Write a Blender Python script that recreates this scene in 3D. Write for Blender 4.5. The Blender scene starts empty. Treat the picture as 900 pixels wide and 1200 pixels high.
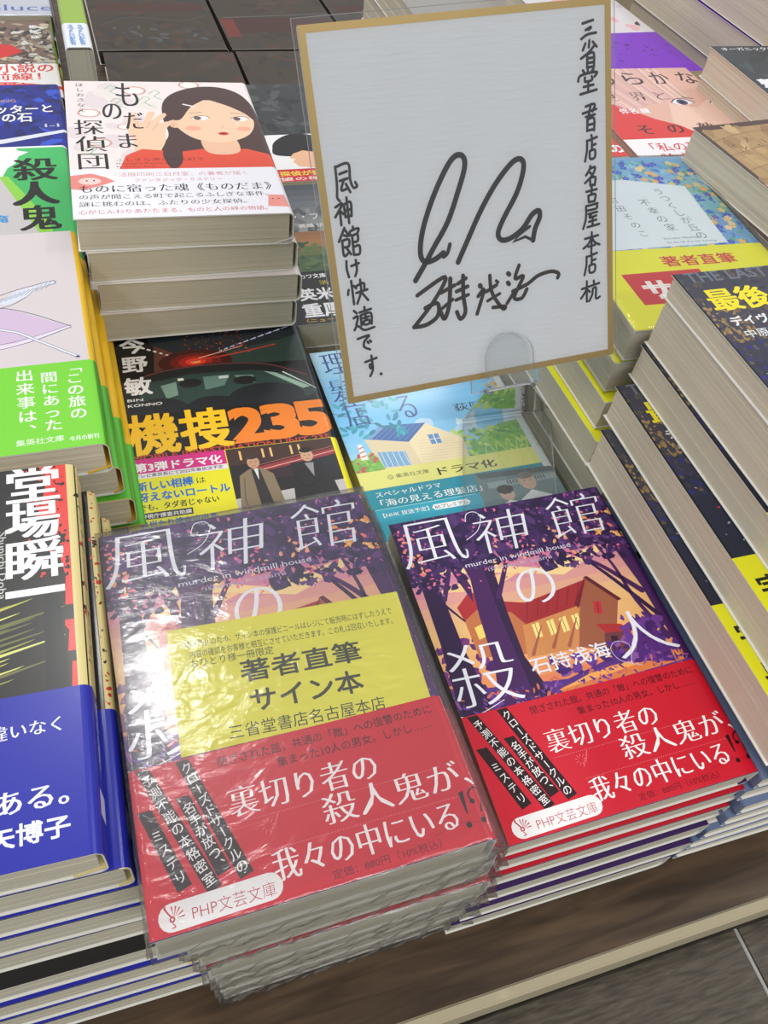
import bpy, bmesh, math, random
from mathutils import Vector, Matrix, Euler
from mathutils.geometry import tessellate_polygon
random.seed(7)
SC = bpy.context.scene
C = SC.collection
# ---------------------------------------------------------------- camera, world, lights, exposure
CAM_Z = 0.393                                    # metres above the table top
cam = bpy.data.cameras.new('camera')
cam.sensor_fit = 'VERTICAL'; cam.sensor_height = 36.0; cam.lens = 36.0 * 985.0 / 1200.0
cam.clip_start = 0.01; cam.clip_end = 50
cam_ob = bpy.data.objects.new('camera', cam); C.objects.link(cam_ob)
R3 = Matrix(((0.9480254, 0.1582092, -0.2760765), (-0.2962025, 0.7557488, -0.5840443), (0.1162433, 0.6354632, 0.7633308)))
cam_ob.matrix_world = Matrix.Translation((0, 0, CAM_Z)) @ R3.to_4x4()
SC.camera = cam_ob
SC.view_settings.view_transform = 'Standard'
SC.view_settings.look = 'None'
SC.view_settings.exposure = 0.19
SC.cycles.transparent_max_bounces = 32
SC.view_settings.gamma = 1.0
SC.view_settings.use_curve_mapping = False
wd = bpy.data.worlds.new('shop_interior'); SC.world = wd; wd.use_nodes = True
bg = wd.node_tree.nodes['Background']
bg.inputs['Color'].default_value = (0.93, 0.96, 1.0, 1); bg.inputs['Strength'].default_value = 0.5

def lamp(x, y, z, sx, sy, watts, aim=(0.1, 0.25, 0.1)):
    l = bpy.data.lights.new('ceiling_light', 'AREA'); l.shape = 'RECTANGLE'; l.size = sx; l.size_y = sy
    l.energy = watts; l.color = (1.0, 0.985, 0.955)
    o = bpy.data.objects.new('ceiling_light', l); C.objects.link(o); o.location = (x, y, z)
    return o
for a in ((-0.13, 1.43, 2.2, 0.08, 0.26, 11), (1.16, 2.5, 2.2, 0.4, 0.12, 9), (-1.3, 1.7, 2.2, 0.3, 0.9, 14),
          (1.9, 0.7, 2.2, 0.3, 0.9, 14), (-1.5, -0.9, 2.2, 0.3, 0.9, 14), (0.6, -1.7, 2.2, 1.2, 0.3, 24)):
    lamp(*a)

# ---------------------------------------------------------------- materials
def s2l(c): return tuple(((v / 255.0) / 12.92 if v <= 10 else (((v / 255.0) + 0.055) / 1.055) ** 2.4) for v in c)
MATS = {}
def mat(key, col=None, rough=0.5, spec=0.5, metal=0.0, coat=0.0, vcol=False):
    if key in MATS: return MATS[key]
    m = bpy.data.materials.new(key); m.use_nodes = True; MATS[key] = m
    nt = m.node_tree; b = nt.nodes['Principled BSDF']
    b.inputs['Roughness'].default_value = rough; b.inputs['Specular IOR Level'].default_value = spec
    if vcol or key.startswith('jacket_'): b.inputs['Specular IOR Level'].default_value = spec * 0.7
    b.inputs['Metallic'].default_value = metal; b.inputs['Coat Weight'].default_value = coat
    b.inputs['Coat Roughness'].default_value = 0.12
    if col: b.inputs['Base Color'].default_value = (*s2l(col), 1)
    if vcol:
        a = nt.nodes.new('ShaderNodeVertexColor'); a.layer_name = 'Col'
        nt.links.new(a.outputs['Color'], b.inputs['Base Color'])
    return m
def paper_grain(m, scale=900.0, amt=0.05):
    nt = m.node_tree; b = nt.nodes['Principled BSDF']
    n = nt.nodes.new('ShaderNodeTexNoise'); n.inputs['Scale'].default_value = scale
    tc = nt.nodes.new('ShaderNodeTexCoord'); nt.links.new(tc.outputs['Object'], n.inputs['Vector'])
    bp = nt.nodes.new('ShaderNodeBump'); bp.inputs['Strength'].default_value = amt; bp.inputs['Distance'].default_value = 0.0005
    nt.links.new(n.outputs['Fac'], bp.inputs['Height']); nt.links.new(bp.outputs['Normal'], b.inputs['Normal'])
def jacket_mat(col, rough=0.32):
    k = 'jacket_%02x%02x%02x' % tuple(int(v) for v in col)
    new = k not in MATS
    m = mat(k, col, rough, 0.5, coat=0.18)
    if new: paper_grain(m, 300, 0.04)
    return m
PRINT = mat('printed_ink', rough=0.32, coat=0.18, vcol=True)
paper_grain(PRINT, 300, 0.04)
PRINT_MATT = mat('printed_ink_matt', rough=0.5, coat=0.05, vcol=True)
WHITE_IN = mat('jacket_inner_white', (236, 234, 226), 0.6)
def page_mat(key, c1, c2):
    if key in MATS: return MATS[key]
    m = mat(key, c1, 0.8, 0.2); nt = m.node_tree; b = nt.nodes['Principled BSDF']
    tc = nt.nodes.new('ShaderNodeTexCoord'); mp = nt.nodes.new('ShaderNodeMapping')
    mp.inputs['Scale'].default_value = (3, 3, 2600)
    nt.links.new(tc.outputs['Object'], mp.inputs['Vector'])
    n = nt.nodes.new('ShaderNodeTexNoise'); n.inputs['Scale'].default_value = 1.0; n.inputs['Detail'].default_value = 3
    nt.links.new(mp.outputs['Vector'], n.inputs['Vector'])
    cr = nt.nodes.new('ShaderNodeValToRGB'); cr.color_ramp.elements[0].position = 0.3; cr.color_ramp.elements[1].position = 0.62
    cr.color_ramp.elements[0].color = (*s2l(c2), 1); cr.color_ramp.elements[1].color = (*s2l(c1), 1)
    nt.links.new(n.outputs['Fac'], cr.inputs['Fac']); nt.links.new(cr.outputs['Color'], b.inputs['Base Color'])
    bp = nt.nodes.new('ShaderNodeBump'); bp.inputs['Strength'].default_value = 0.22; bp.inputs['Distance'].default_value = 0.0004
    nt.links.new(n.outputs['Fac'], bp.inputs['Height']); nt.links.new(bp.outputs['Normal'], b.inputs['Normal'])
    return m
PAGES = page_mat('page_edges_grey_cream', (206, 200, 180), (186, 179, 158))
PAGES_W = page_mat('page_edges_warm', (222, 212, 192), (202, 190, 168))
PAGES_Y = page_mat('page_edges_yellowed', (214, 198, 150), (180, 160, 108))

def film_mat():
    m = bpy.data.materials.new('clear_shrink_film'); m.use_nodes = True; nt = m.node_tree; nt.nodes.clear()
    out = nt.nodes.new('ShaderNodeOutputMaterial'); mx = nt.nodes.new('ShaderNodeMixShader'); mx2 = nt.nodes.new('ShaderNodeMixShader')
    tr = nt.nodes.new('ShaderNodeBsdfTransparent'); gl = nt.nodes.new('ShaderNodeBsdfGlossy'); gl.inputs['Roughness'].default_value = 0.13
    tr.inputs['Color'].default_value = (0.97, 0.97, 0.97, 1)
    df = nt.nodes.new('ShaderNodeBsdfDiffuse'); df.inputs['Color'].default_value = (0.85, 0.87, 0.9, 1)
    fr = nt.nodes.new('ShaderNodeFresnel'); fr.inputs['IOR'].default_value = 1.5
    tc = nt.nodes.new('ShaderNodeTexCoord')
    n = nt.nodes.new('ShaderNodeTexNoise'); n.inputs['Scale'].default_value = 55; n.inputs['Detail'].default_value = 6; n.inputs['Distortion'].default_value = 1.2
    mp = nt.nodes.new('ShaderNodeMapping'); mp.inputs['Scale'].default_value = (1, 2.2, 1); mp.inputs['Rotation'].default_value = (0, 0, 0.5)
    nt.links.new(tc.outputs['Object'], mp.inputs['Vector']); nt.links.new(mp.outputs['Vector'], n.inputs['Vector'])
    bp = nt.nodes.new('ShaderNodeBump'); bp.inputs['Strength'].default_value = 0.45; bp.inputs['Distance'].default_value = 0.0012
    nt.links.new(n.outputs['Fac'], bp.inputs['Height'])
    nt.links.new(bp.outputs['Normal'], gl.inputs['Normal']); nt.links.new(bp.outputs['Normal'], fr.inputs['Normal'])
    mth = nt.nodes.new('ShaderNodeMath'); mth.operation = 'MULTIPLY_ADD'; mth.inputs[1].default_value = 0.55; mth.inputs[2].default_value = 0.01
    nt.links.new(fr.outputs['Fac'], mth.inputs[0])
    nt.links.new(mth.outputs[0], mx.inputs['Fac']); nt.links.new(tr.outputs[0], mx.inputs[1]); nt.links.new(gl.outputs[0], mx.inputs[2])
    mx2.inputs['Fac'].default_value = 0.035
    nt.links.new(mx.outputs[0], mx2.inputs[1]); nt.links.new(df.outputs[0], mx2.inputs[2]); nt.links.new(mx2.outputs[0], out.inputs['Surface'])
    return m
FILM = film_mat()
def clear_mat(key, tint, haze, ior=1.45, rough=0.03, bump=0.0):
    m = bpy.data.materials.new(key); m.use_nodes = True; nt = m.node_tree; nt.nodes.clear()
    out = nt.nodes.new('ShaderNodeOutputMaterial'); mx = nt.nodes.new('ShaderNodeMixShader'); mx2 = nt.nodes.new('ShaderNodeMixShader')
    tr = nt.nodes.new('ShaderNodeBsdfTransparent'); tr.inputs['Color'].default_value = (*tint, 1)
    gl = nt.nodes.new('ShaderNodeBsdfGlossy'); gl.inputs['Roughness'].default_value = rough
    df = nt.nodes.new('ShaderNodeBsdfDiffuse'); fr = nt.nodes.new('ShaderNodeFresnel'); fr.inputs['IOR'].default_value = ior
    if bump:
        n = nt.nodes.new('ShaderNodeTexNoise'); n.inputs['Scale'].default_value = 30; n.inputs['Detail'].default_value = 3
        tc = nt.nodes.new('ShaderNodeTexCoord'); nt.links.new(tc.outputs['Object'], n.inputs['Vector'])
        bp = nt.nodes.new('ShaderNodeBump'); bp.inputs['Strength'].default_value = bump; bp.inputs['Distance'].default_value = 0.002
        nt.links.new(n.outputs['Fac'], bp.inputs['Height']); nt.links.new(bp.outputs['Normal'], gl.inputs['Normal'])
    nt.links.new(fr.outputs[0], mx.inputs['Fac']); nt.links.new(tr.outputs[0], mx.inputs[1]); nt.links.new(gl.outputs[0], mx.inputs[2])
    mx2.inputs['Fac'].default_value = haze
    nt.links.new(mx.outputs[0], mx2.inputs[1]); nt.links.new(df.outputs[0], mx2.inputs[2]); nt.links.new(mx2.outputs[0], out.inputs['Surface'])
    return m
SLEEVE = clear_mat('clear_plastic_sleeve', (0.97, 0.97, 0.97), 0.03, 1.35, 0.06, 0.25)
ACRYL = clear_mat('clear_acrylic', (0.95, 0.96, 0.96), 0.03, 1.3, 0.02)
ACRYL_EDGE = clear_mat('acrylic_polished_edge', (0.55, 0.57, 0.58), 0.25, 1.6, 0.1)

def wood_mat(key, c1, c2, c3, scale, stretch, rough, rot=0.0):
    m = mat(key, c1, rough, 0.4); nt = m.node_tree; b = nt.nodes['Principled BSDF']
    tc = nt.nodes.new('ShaderNodeTexCoord'); mp = nt.nodes.new('ShaderNodeMapping')
    mp.inputs['Scale'].default_value = stretch; mp.inputs['Rotation'].default_value = (0, 0, rot)
    nt.links.new(tc.outputs['Object'], mp.inputs['Vector'])
    n = nt.nodes.new('ShaderNodeTexNoise'); n.inputs['Scale'].default_value = scale; n.inputs['Detail'].default_value = 8; n.inputs['Distortion'].default_value = 0.6
    nt.links.new(mp.outputs['Vector'], n.inputs['Vector'])
    cr = nt.nodes.new('ShaderNodeValToRGB'); e = cr.color_ramp.elements
    e[0].position = 0.32; e[0].color = (*s2l(c2), 1); e[1].position = 0.68; e[1].color = (*s2l(c3), 1)
    k = e.new(0.5); k.color = (*s2l(c1), 1)
    nt.links.new(n.outputs['Fac'], cr.inputs['Fac']); nt.links.new(cr.outputs['Color'], b.inputs['Base Color'])
    bp = nt.nodes.new('ShaderNodeBump'); bp.inputs['Strength'].default_value = 0.15; bp.inputs['Distance'].default_value = 0.001
    nt.links.new(n.outputs['Fac'], bp.inputs['Height']); nt.links.new(bp.outputs['Normal'], b.inputs['Normal'])
    return m

# ---------------------------------------------------------------- mesh helpers (all shapes in millimetres)
MM = 0.001
def link(name, me, m, parent=None):
    o = bpy.data.objects.new(name, me); C.objects.link(o)
    if m is not None:
        for k in (m if isinstance(m, (list, tuple)) else [m]): me.materials.append(k)
    if parent is not None: o.parent = parent
    return o
def mesh(name, vs, fs, m, parent=None, mi=None, smooth=False):
    me = bpy.data.meshes.new(name); me.from_pydata([(x * MM, y * MM, z * MM) for x, y, z in vs], [], fs)
    o = link(name, me, m, parent)
    if mi: me.polygons.foreach_set('material_index', mi)
    if smooth: me.polygons.foreach_set('use_smooth', [True] * len(me.polygons))
    me.update(); return o
def empty(name, loc, rot, label, cat, group=None):
    o = bpy.data.objects.new(name, None); C.objects.link(o); o.empty_display_size = 0.01
    o.location = Vector(loc) * MM; o.rotation_euler = rot; o['label'] = label; o['category'] = cat
    if group: o['group'] = group
    return o
def tag(o, label, cat, group=None):
    o['label'] = label; o['category'] = cat
    if group: o['group'] = group
    return o
def boxv(x0, y0, z0, x1, y1, z1):
    v = [(x0, y0, z0), (x1, y0, z0), (x1, y1, z0), (x0, y1, z0), (x0, y0, z1), (x1, y0, z1), (x1, y1, z1), (x0, y1, z1)]
    f = [(0, 3, 2, 1), (4, 5, 6, 7), (0, 1, 5, 4), (1, 2, 6, 5), (2, 3, 7, 6), (3, 0, 4, 7)]
    return v, f
def bevel_box(name, b, m, parent=None, r=0.5, seg=2):
    bm = bmesh.new(); v, f = boxv(*b)
    vs = [bm.verts.new(Vector(p) * MM) for p in v]
    for q in f: bm.faces.new([vs[i] for i in q])
    bmesh.ops.bevel(bm, geom=bm.edges[:], offset=r * MM, segments=seg, affect='EDGES')
    me = bpy.data.meshes.new(name); bm.to_mesh(me); bm.free()
    return link(name, me, m, parent)

# ---------------------------------------------------------------- text outlines
GC = {}
def glyphs(s, off=0.0):
    k = (s, off)
    if k not in GC:
        c = bpy.data.curves.new('t', 'FONT'); c.body = s; c.offset = off; c.resolution_u = 5 if len(s) == 1 else 2; c.fill_mode = 'FRONT'
        o = bpy.data.objects.new('t', c); C.objects.link(o)
        me = bpy.data.meshes.new_from_object(o.evaluated_get(bpy.context.evaluated_depsgraph_get()))
        vs = [(v.co.x, v.co.y) for v in me.vertices]; fs = [tuple(p.vertices) for p in me.polygons]
        bpy.data.objects.remove(o); bpy.data.curves.remove(c); bpy.data.meshes.remove(me)
        GC[k] = (vs, fs)
    return GC[k]

def scaled(a, kx, ky=1.0):
    b = Art(); b.n = a.n; b.P = [([(x * kx, y * ky) for x, y in e[0]],) + tuple(e[1:]) for e in a.P]; return b
class Art:
    """flat print: coloured polygons in cover millimetres (x from the fore edge, y up), stacked in paint order"""
    def __init__(s): s.P = []; s.n = 0; s.R = None
    def poly(s, pts, col, lay=None):
        s.n += 1
        if len(pts) == 3: tris = [(0, 1, 2)]
        else: tris = tessellate_polygon([[Vector((x, y, 0)) for x, y in pts]])
        s.P.append((list(pts), [tuple(t) for t in tris], col, s.n if lay is None else lay))
    def blob(s, pts, col):                            # closed shape with rounded outline
        o = []; n = len(pts)
        for i in range(n):
            a, b, c, d = pts[i - 1], pts[i], pts[(i + 1) % n], pts[(i + 2) % n]
            for k in range(5):
                t = k / 5
                o.append(tuple(0.5 * (2 * b[j] + (c[j] - a[j]) * t + (2 * a[j] - 5 * b[j] + 4 * c[j] - d[j]) * t * t + (3 * b[j] - a[j] - 3 * c[j] + d[j]) * t ** 3) for j in (0, 1)))
        s.poly(o, col)
    def rect(s, x0, y0, x1, y1, col): s.poly([(x0, y0), (x1, y0), (x1, y1), (x0, y1)], col)
    def grad(s, x0, y0, x1, y1, cols, n=10):          # a printed colour blend, bottom to top
        s.n += 1
        for i in range(n):
            f = i / (n - 1) * (len(cols) - 1); k = min(int(f), len(cols) - 2); f -= k
            c = tuple(a + (b - a) * f for a, b in zip(cols[k], cols[k + 1]))
            ya = y0 + (y1 - y0) * i / n; yb = y0 + (y1 - y0) * (i + 1) / n
            s.P.append(([(x0, ya), (x1, ya), (x1, yb), (x0, yb)], [(0, 1, 2), (0, 2, 3)], c, s.n))
    def ell(s, cx, cy, rx, ry, col, rot=0, n=20, jag=0.0, lay=None):
        a = math.radians(rot); p = []
        for i in range(n):
            t = 2 * math.pi * i / n; k = 1 + random.uniform(-jag, jag)
            x, y = rx * k * math.cos(t), ry * k * math.sin(t)
            p.append((cx + x * math.cos(a) - y * math.sin(a), cy + x * math.sin(a) + y * math.cos(a)))
        s.poly(p, col, lay)
    def specks(s, x0, y0, x1, y1, n, r, cols, jag=0.45, flat=0.6, sides=6, keep=None):
        s.n += 2
        for i in range(n):
            x, y = random.uniform(x0, x1), random.uniform(y0, y1)
            if keep and not keep(x, y): continue
            q = random.uniform(0.4, 1) * r
            s.ell(x, y, q, q * flat, random.choice(cols), random.uniform(0, 180), sides, jag, lay=s.n - 1.9 * (1 - i / n))
    def line(s, pts, w, col, smooth=True, w1=None, caps=True):
        s.n += 1
        if smooth and len(pts) > 2:
            q = [pts[0]] + list(pts) + [pts[-1]]; o = []
            for i in range(1, len(q) - 2):
                for k in range(6):
                    t = k / 6; a, b, c, d = q[i - 1], q[i], q[i + 1], q[i + 2]
                    o.append(tuple(0.5 * (2 * b[j] + (c[j] - a[j]) * t + (2 * a[j] - 5 * b[j] + 4 * c[j] - d[j]) * t * t + (3 * b[j] - a[j] - 3 * c[j] + d[j]) * t ** 3) for j in (0, 1)))
            pts = o + [pts[-1]]
        w1 = w if w1 is None else w1; N = len(pts) - 1
        L, Rr = [], []
        for i, p in enumerate(pts):
            a = pts[max(0, i - 1)]; b = pts[min(N, i + 1)]
            dx, dy = b[0] - a[0], b[1] - a[1]; l = math.hypot(dx, dy) or 1
            h = (w + (w1 - w) * i / max(N, 1)) / 2
            L.append((p[0] - dy / l * h, p[1] + dx / l * h)); Rr.append((p[0] + dy / l * h, p[1] - dx / l * h))
        for i in range(N):
            s.P.append(([L[i], Rr[i], Rr[i + 1], L[i + 1]], [(0, 1, 2), (0, 2, 3)], col, s.n, w * 0.5))
        if caps:
            for p, h in ((pts[0], w), (pts[-1], w1)): s.ell(p[0], p[1], h / 2, h / 2, col, n=10, lay=s.n + 0.1)
    def emit(s, o, fs, col, off, mincho, size):
        """weight: shifted copies of the outline, each on its own sliver of a layer"""
        d = max(off, 0) * size * 0.8
        sh = [(0, 0)]
        if mincho: sh = [(-mincho, 0), (0, 0), (mincho, 0)]
        if d: sh = [(a + p, b + q) for a, b in sh for p, q in ((-d, -d), (d, -d), (-d, d), (d, d))]
        for i, (p, q) in enumerate(sh): s.P.append(([(x + p, y + q) for x, y in o], fs, col, s.n + 0.07 * i))
        s.n += 1 if len(sh) > 1 else 0
    def quadtext(s, t, q, col, off=0.0, mincho=0.0):
        """text stretched to the quad TL, TR, BR, BL"""
        vs, fs = glyphs(t, min(off, 0)); s.n += 1
        xs = [v[0] for v in vs]; ys = [v[1] for v in vs]; x0, x1, y0, y1 = min(xs), max(xs), min(ys), max(ys)
        tl, tr, br, bl = q; em = (x1 - x0) / (math.hypot(tr[0] - tl[0], tr[1] - tl[1]) or 1)
        o = []
        for x, y in vs:
            u = (x - x0) / (x1 - x0); v = (y - y0) / (y1 - y0)
            o.append(tuple((bl[j] * (1 - u) + br[j] * u) * (1 - v) + (tl[j] * (1 - u) + tr[j] * u) * v for j in (0, 1)))
        s.emit(o, fs, col, off, mincho, 1 / (em or 1))
    def box(s, t, x0, y0, x1, y1, col, off=0.0, mincho=0.0): s.quadtext(t, [(x0, y1), (x1, y1), (x1, y0), (x0, y0)], col, off, mincho)
    def em(s, t, x, y, size, width, col, off=0.0, mincho=0.0, rot=0.0):
        """text on a baseline from (x, y): em size, total width"""
        vs, fs = glyphs(t, min(off, 0)); s.n += 1
        x1 = max(v[0] for v in vs); kx = (width / x1) if width else size; r = math.radians(rot); o = []
        for a, b in vs:
            p, q = a * kx, b * size
            o.append((x + p * math.cos(r) - q * math.sin(r), y + p * math.sin(r) + q * math.cos(r)))
        s.emit(o, fs, col, off, mincho, size)
    def vert(s, t, x, ytop, ybot, size, col, off=0.0, mincho=0.0, lean=0.0, rot=0.0):
        """vertical writing, one character under the other; x is the column centre at the top"""
        n = len(t); step = (ytop - ybot) / n; s.n += 1; r0 = math.radians(rot)
        for i, ch in enumerate(t):
            cy = ytop - step * (i + 0.5); cx = x + lean * (i + 0.5) / n
            vs, fs = glyphs(ch, min(off, 0)); turn = ch in 'ー—…「」（）《》'
            o = []
            for a, b in vs:
                a, b = (a - 0.5) * size, (b - 0.36) * size
                if turn: a, b = b, -a
                if ch in '、。': a += 0.55 * size; b += 0.55 * size
                o.append((cx + a * math.cos(r0) - b * math.sin(r0), cy + a * math.sin(r0) + b * math.cos(r0)))
            s.emit(o, fs, col, off, mincho, size)

def prof(u, w, t, r, off):
    """cover profile across the book: u from the fore edge over the top, round the spine and back underneath"""
    a = w - r; q = math.pi * r / 2; st = t - 2 * r
    if u <= a: return (u, t + off)
    u -= a
    if u <= q: k = u / r; return (a + (r + off) * math.sin(k), t - r + (r + off) * math.cos(k))
    u -= q
    if u <= st: return (w + off, t - r - u)
    u -= st
    if u <= q: k = math.pi / 2 + u / r; return (a + (r + off) * math.sin(k), r + (r + off) * math.cos(k))
    u -= q
    return (a - u, -off)
def prof_len(w, t, r): return 2 * (w - r) + math.pi * r + t - 2 * r
STEP = 0.0012
def ranked(art):
    """paint order to the fewest ink layers: a shape lies one layer above whatever it overlaps"""
    cell = {}; out = []; top = 0; G = 6.0
    for e in sorted(art.P, key=lambda e: e[3]):
        xs = [p[0] for p in e[0]]; ys = [p[1] for p in e[0]]; sh = e[4] if len(e) > 4 else 0.01
        x0, x1, y0, y1 = min(xs) + sh, max(xs) - sh, min(ys) + sh, max(ys) - sh
        if x1 < x0: x0 = x1 = (x0 + x1) / 2
        if y1 < y0: y0 = y1 = (y0 + y1) / 2
        r = -1; keys = [(i, j) for i in range(int(x0 // G), int(x1 // G) + 1) for j in range(int(y0 // G), int(y1 // G) + 1)]
        for k in keys:
            for a in cell.get(k, ()):
                if a[4] > r and a[0] < x1 + 0.01 and a[1] > x0 - 0.01 and a[2] < y1 + 0.01 and a[3] > y0 - 0.01: r = a[4]
        r += 1; top = max(top, r)
        for k in keys: cell.setdefault(k, []).append((x0, x1, y0, y1, r))
        out.append((e[0], e[1], e[2], r))
    art.R = out; art.depth = top
    return out
def depth(art):
    if art is None or not art.P: return 0
    if getattr(art, 'R', None) is None: ranked(art)
    return art.depth
def build_print(name, art, w, h, t, r, base, m, parent, umax=None):
    if not art.P: return None
    bm = bmesh.new(); cl = bm.loops.layers.float_color.new('Col')
    depth(art)
    for pts, tris, col, lay in art.R:
        vs = [bm.verts.new((x, y, lay * 1.0)) for x, y in pts]
        lc = (*s2l(tuple(min(255, max(0, c)) for c in col)), 1)
        for tr in tris:
            try: f = bm.faces.new([vs[i] for i in tr])
            except ValueError: continue
            for l in f.loops: l[cl] = lc
    umax = umax or prof_len(w, t, r)
    def cut(co, no, clear):
        bmesh.ops.bisect_plane(bm, geom=bm.verts[:] + bm.edges[:] + bm.faces[:], plane_co=co, plane_no=no, clear_outer=clear, dist=1e-6)
    cut((umax, 0, 0), (1, 0, 0), True); cut((0, 0, 0), (-1, 0, 0), True)
    cut((0, h, 0), (0, 1, 0), True); cut((0, 0, 0), (0, -1, 0), True)
    mx = max((v.co.x for v in bm.verts), default=0)
    a = w - r
    for i in range(7):
        u = a + math.pi * r / 2 * i / 6
        if u < mx: cut((u, 0, 0), (1, 0, 0), False)
    u = a + math.pi * r / 2 + t - 2 * r
    if u < mx: cut((u, 0, 0), (1, 0, 0), False)
    for f in bm.faces:
        if f.normal.z < 0: f.normal_flip()
    for v in bm.verts:
        x, z = prof(v.co.x, w, t, r, base + STEP * v.co.z)
        v.co = (x * MM, v.co.y * MM, z * MM)
    me = bpy.data.meshes.new(name); bm.to_mesh(me); bm.free()
    return link(name, me, m, parent)

def shell(name, w, h, t, r, y0, y1, thick, off, m_out, m_in, parent, u1=None):
    """a sheet folded round the book: the jacket, or the paper band over it"""
    L = prof_len(w, t, r); a = w - r; q = math.pi * r / 2
    us = [0, a * 0.5, a] + [a + q * i / 6 for i in range(1, 7)] + [a + q + t - 2 * r] + [a + q + t - 2 * r + q * i / 6 for i in range(1, 7)] + [L]
    vs = []; n = len(us)
    for y in (y0, y1):
        for o in (off, off - thick):
            for u in us:
                x, z = prof(u, w, t, r, o); vs.append((x, y, z))
    A, B, D, E = 0, n, 2 * n, 3 * n; fs = []; mi = []
    for i in range(n - 1):
        fs.append((A + i, A + i + 1, D + i + 1, D + i)); mi.append(0)
        fs.append((B + i + 1, B + i, E + i, E + i + 1)); mi.append(1)
        fs.append((A + i + 1, A + i, B + i, B + i + 1)); mi.append(1)
        fs.append((D + i, D + i + 1, E + i + 1, E + i)); mi.append(1)
    fs.append((A, D, E, B)); mi.append(1); fs.append((A + n - 1, B + n - 1, E + n - 1, D + n - 1)); mi.append(1)
    return mesh(name, vs, fs, [m_out, m_in], parent, mi)

def page_block(w, h, t, m, parent, lays=7):
    vs, fs = [], []; z0, z1 = 0.55, t - 0.55
    cx = w - 2.2
    for k in range(lays):
        a = z0 + (z1 - z0) * k / lays; b = z0 + (z1 - z0) * (k + 1) / lays
        jx, jy = random.uniform(0.0, 0.35), random.uniform(0.0, 0.35)
        v, f = boxv(0.9 + jx, 0.7 + jy, a, cx, h - 0.9 - jy, b)
        o = len(vs); vs += v; fs += [tuple(i + o for i in q) for q in f]
    return mesh('page_block', vs, fs, m, parent)

def film_shell(w, h, t, parent, puff=1.6, seed=0, top_flat=0.22, nx=30, ny=40, nz=8):
    """a loose clear bag round the book: flat over the cover, puckered on the sides, gathered at the corners"""
    rnd = random.Random(seed); ph = [rnd.uniform(0, 6.28) for _ in range(12)]
    bm = bmesh.new(); g = {}
    def V(i, j, k):
        key = (i, j, k)
        if key in g: return g[key]
        x = -1.0 + (w + 2.2) * i / nx; y = -1.2 + (h + 2.4) * j / ny; z = -0.05 + (t + 0.1 + top_flat) * k / nz
        side = i in (0, nx) or j in (0, ny)
        if side:
            s = math.sin(math.pi * k / nz)
            wob = 0.5 + 0.5 * math.sin(x * 0.23 + y * 0.19 + z * 0.6 + ph[0]) * math.sin(x * 0.61 - y * 0.47 + ph[1]) + 0.2 * math.sin(x * 0.9 + y * 0.8 + z * 0.9 + ph[2])
            d = puff * (0.15 + 0.85 * s) * wob * (0.8 + rnd.random() * 0.35)
            if j == 0: y -= d
            if j == ny: y += d
            if i == 0: x -= d * 0.8
            if i == nx: x += d * 0.8
        elif k == nz:
            e = min(i, nx - i) / nx; e2 = min(j, ny - j) / ny; b = max(0, 0.10 - min(e, e2)) * 10
            z += 0.12 + 0.10 * math.sin(x * 0.5 + y * 0.31 + ph[3]) * math.sin(y * 0.42 - x * 0.2 + ph[4]) + b * rnd.uniform(0, 0.5)
        v = bm.verts.new((x * MM, y * MM, z * MM)); g[key] = v; return v
    for i in range(nx):
        for j in range(ny):
            bm.faces.new((V(i, j, nz), V(i + 1, j, nz), V(i + 1, j + 1, nz), V(i, j + 1, nz)))
    for k in range(nz):
        for i in range(nx):
            bm.faces.new((V(i, 0, k), V(i + 1, 0, k), V(i + 1, 0, k + 1), V(i, 0, k + 1)))
            bm.faces.new((V(i + 1, ny, k), V(i, ny, k), V(i, ny, k + 1), V(i + 1, ny, k + 1)))
        for j in range(ny):
            bm.faces.new((V(nx, j, k), V(nx, j + 1, k), V(nx, j + 1, k + 1), V(nx, j, k + 1)))
            bm.faces.new((V(0, j + 1, k), V(0, j, k), V(0, j, k + 1), V(0, j + 1, k + 1)))
    for f in bm.faces: f.smooth = True
    me = bpy.data.meshes.new('shrink_wrap'); bm.to_mesh(me); bm.free()
    return link('shrink_wrap', me, FILM, parent)

def make_book(label, loc, rot, w, h, t, jacket, pages, art=None, let=None, band=None, group=None, film=None, name='paperback_book', matt=False, r=None):
    root = empty(name, loc, rot, label, 'book', group)
    r = min(3.2, t * 0.3) if r is None else r
    shell('jacket', w, h, t, r, 0, h, 0.38, 0, jacket_mat(jacket), WHITE_IN, root)
    page_block(w, h, t, pages, root)
    pm = PRINT_MATT if matt else PRINT
    if art: build_print('cover_print', art, w, h, t, r, 0.03, pm, root)
    if let: build_print('title_lettering', let, w, h, t, r, 0.034 + STEP * (depth(art) + 2), pm, root)
    if band:
        hh, col, bart, blet = band
        base = 0.13 + STEP * (depth(art) + depth(let) + 6)
        b = shell('paper_band', w, h, t, r, 0.25, hh, 0.1, base, jacket_mat(col), WHITE_IN, root)
        if bart: build_print('band_print', bart, w, hh, t, r, base + 0.02, pm, b)
        if blet: build_print('band_lettering', blet, w, hh, t, r, base + 0.024 + STEP * (depth(bart) + 2), pm, b)
    if film is not None: film_shell(w, h, t, root, film[0], film[1], 0.3)
    return root
def copy_thing(o, parent=None):
    c = o.copy(); C.objects.link(c)
    if parent is not None: c.parent = parent
    for ch in o.children: copy_thing(ch, c)
    return c
ORD = ['', 'second', 'third', 'fourth', 'fifth', 'sixth', 'seventh', 'eighth', 'ninth', 'tenth', 'eleventh', 'twelfth']
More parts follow.
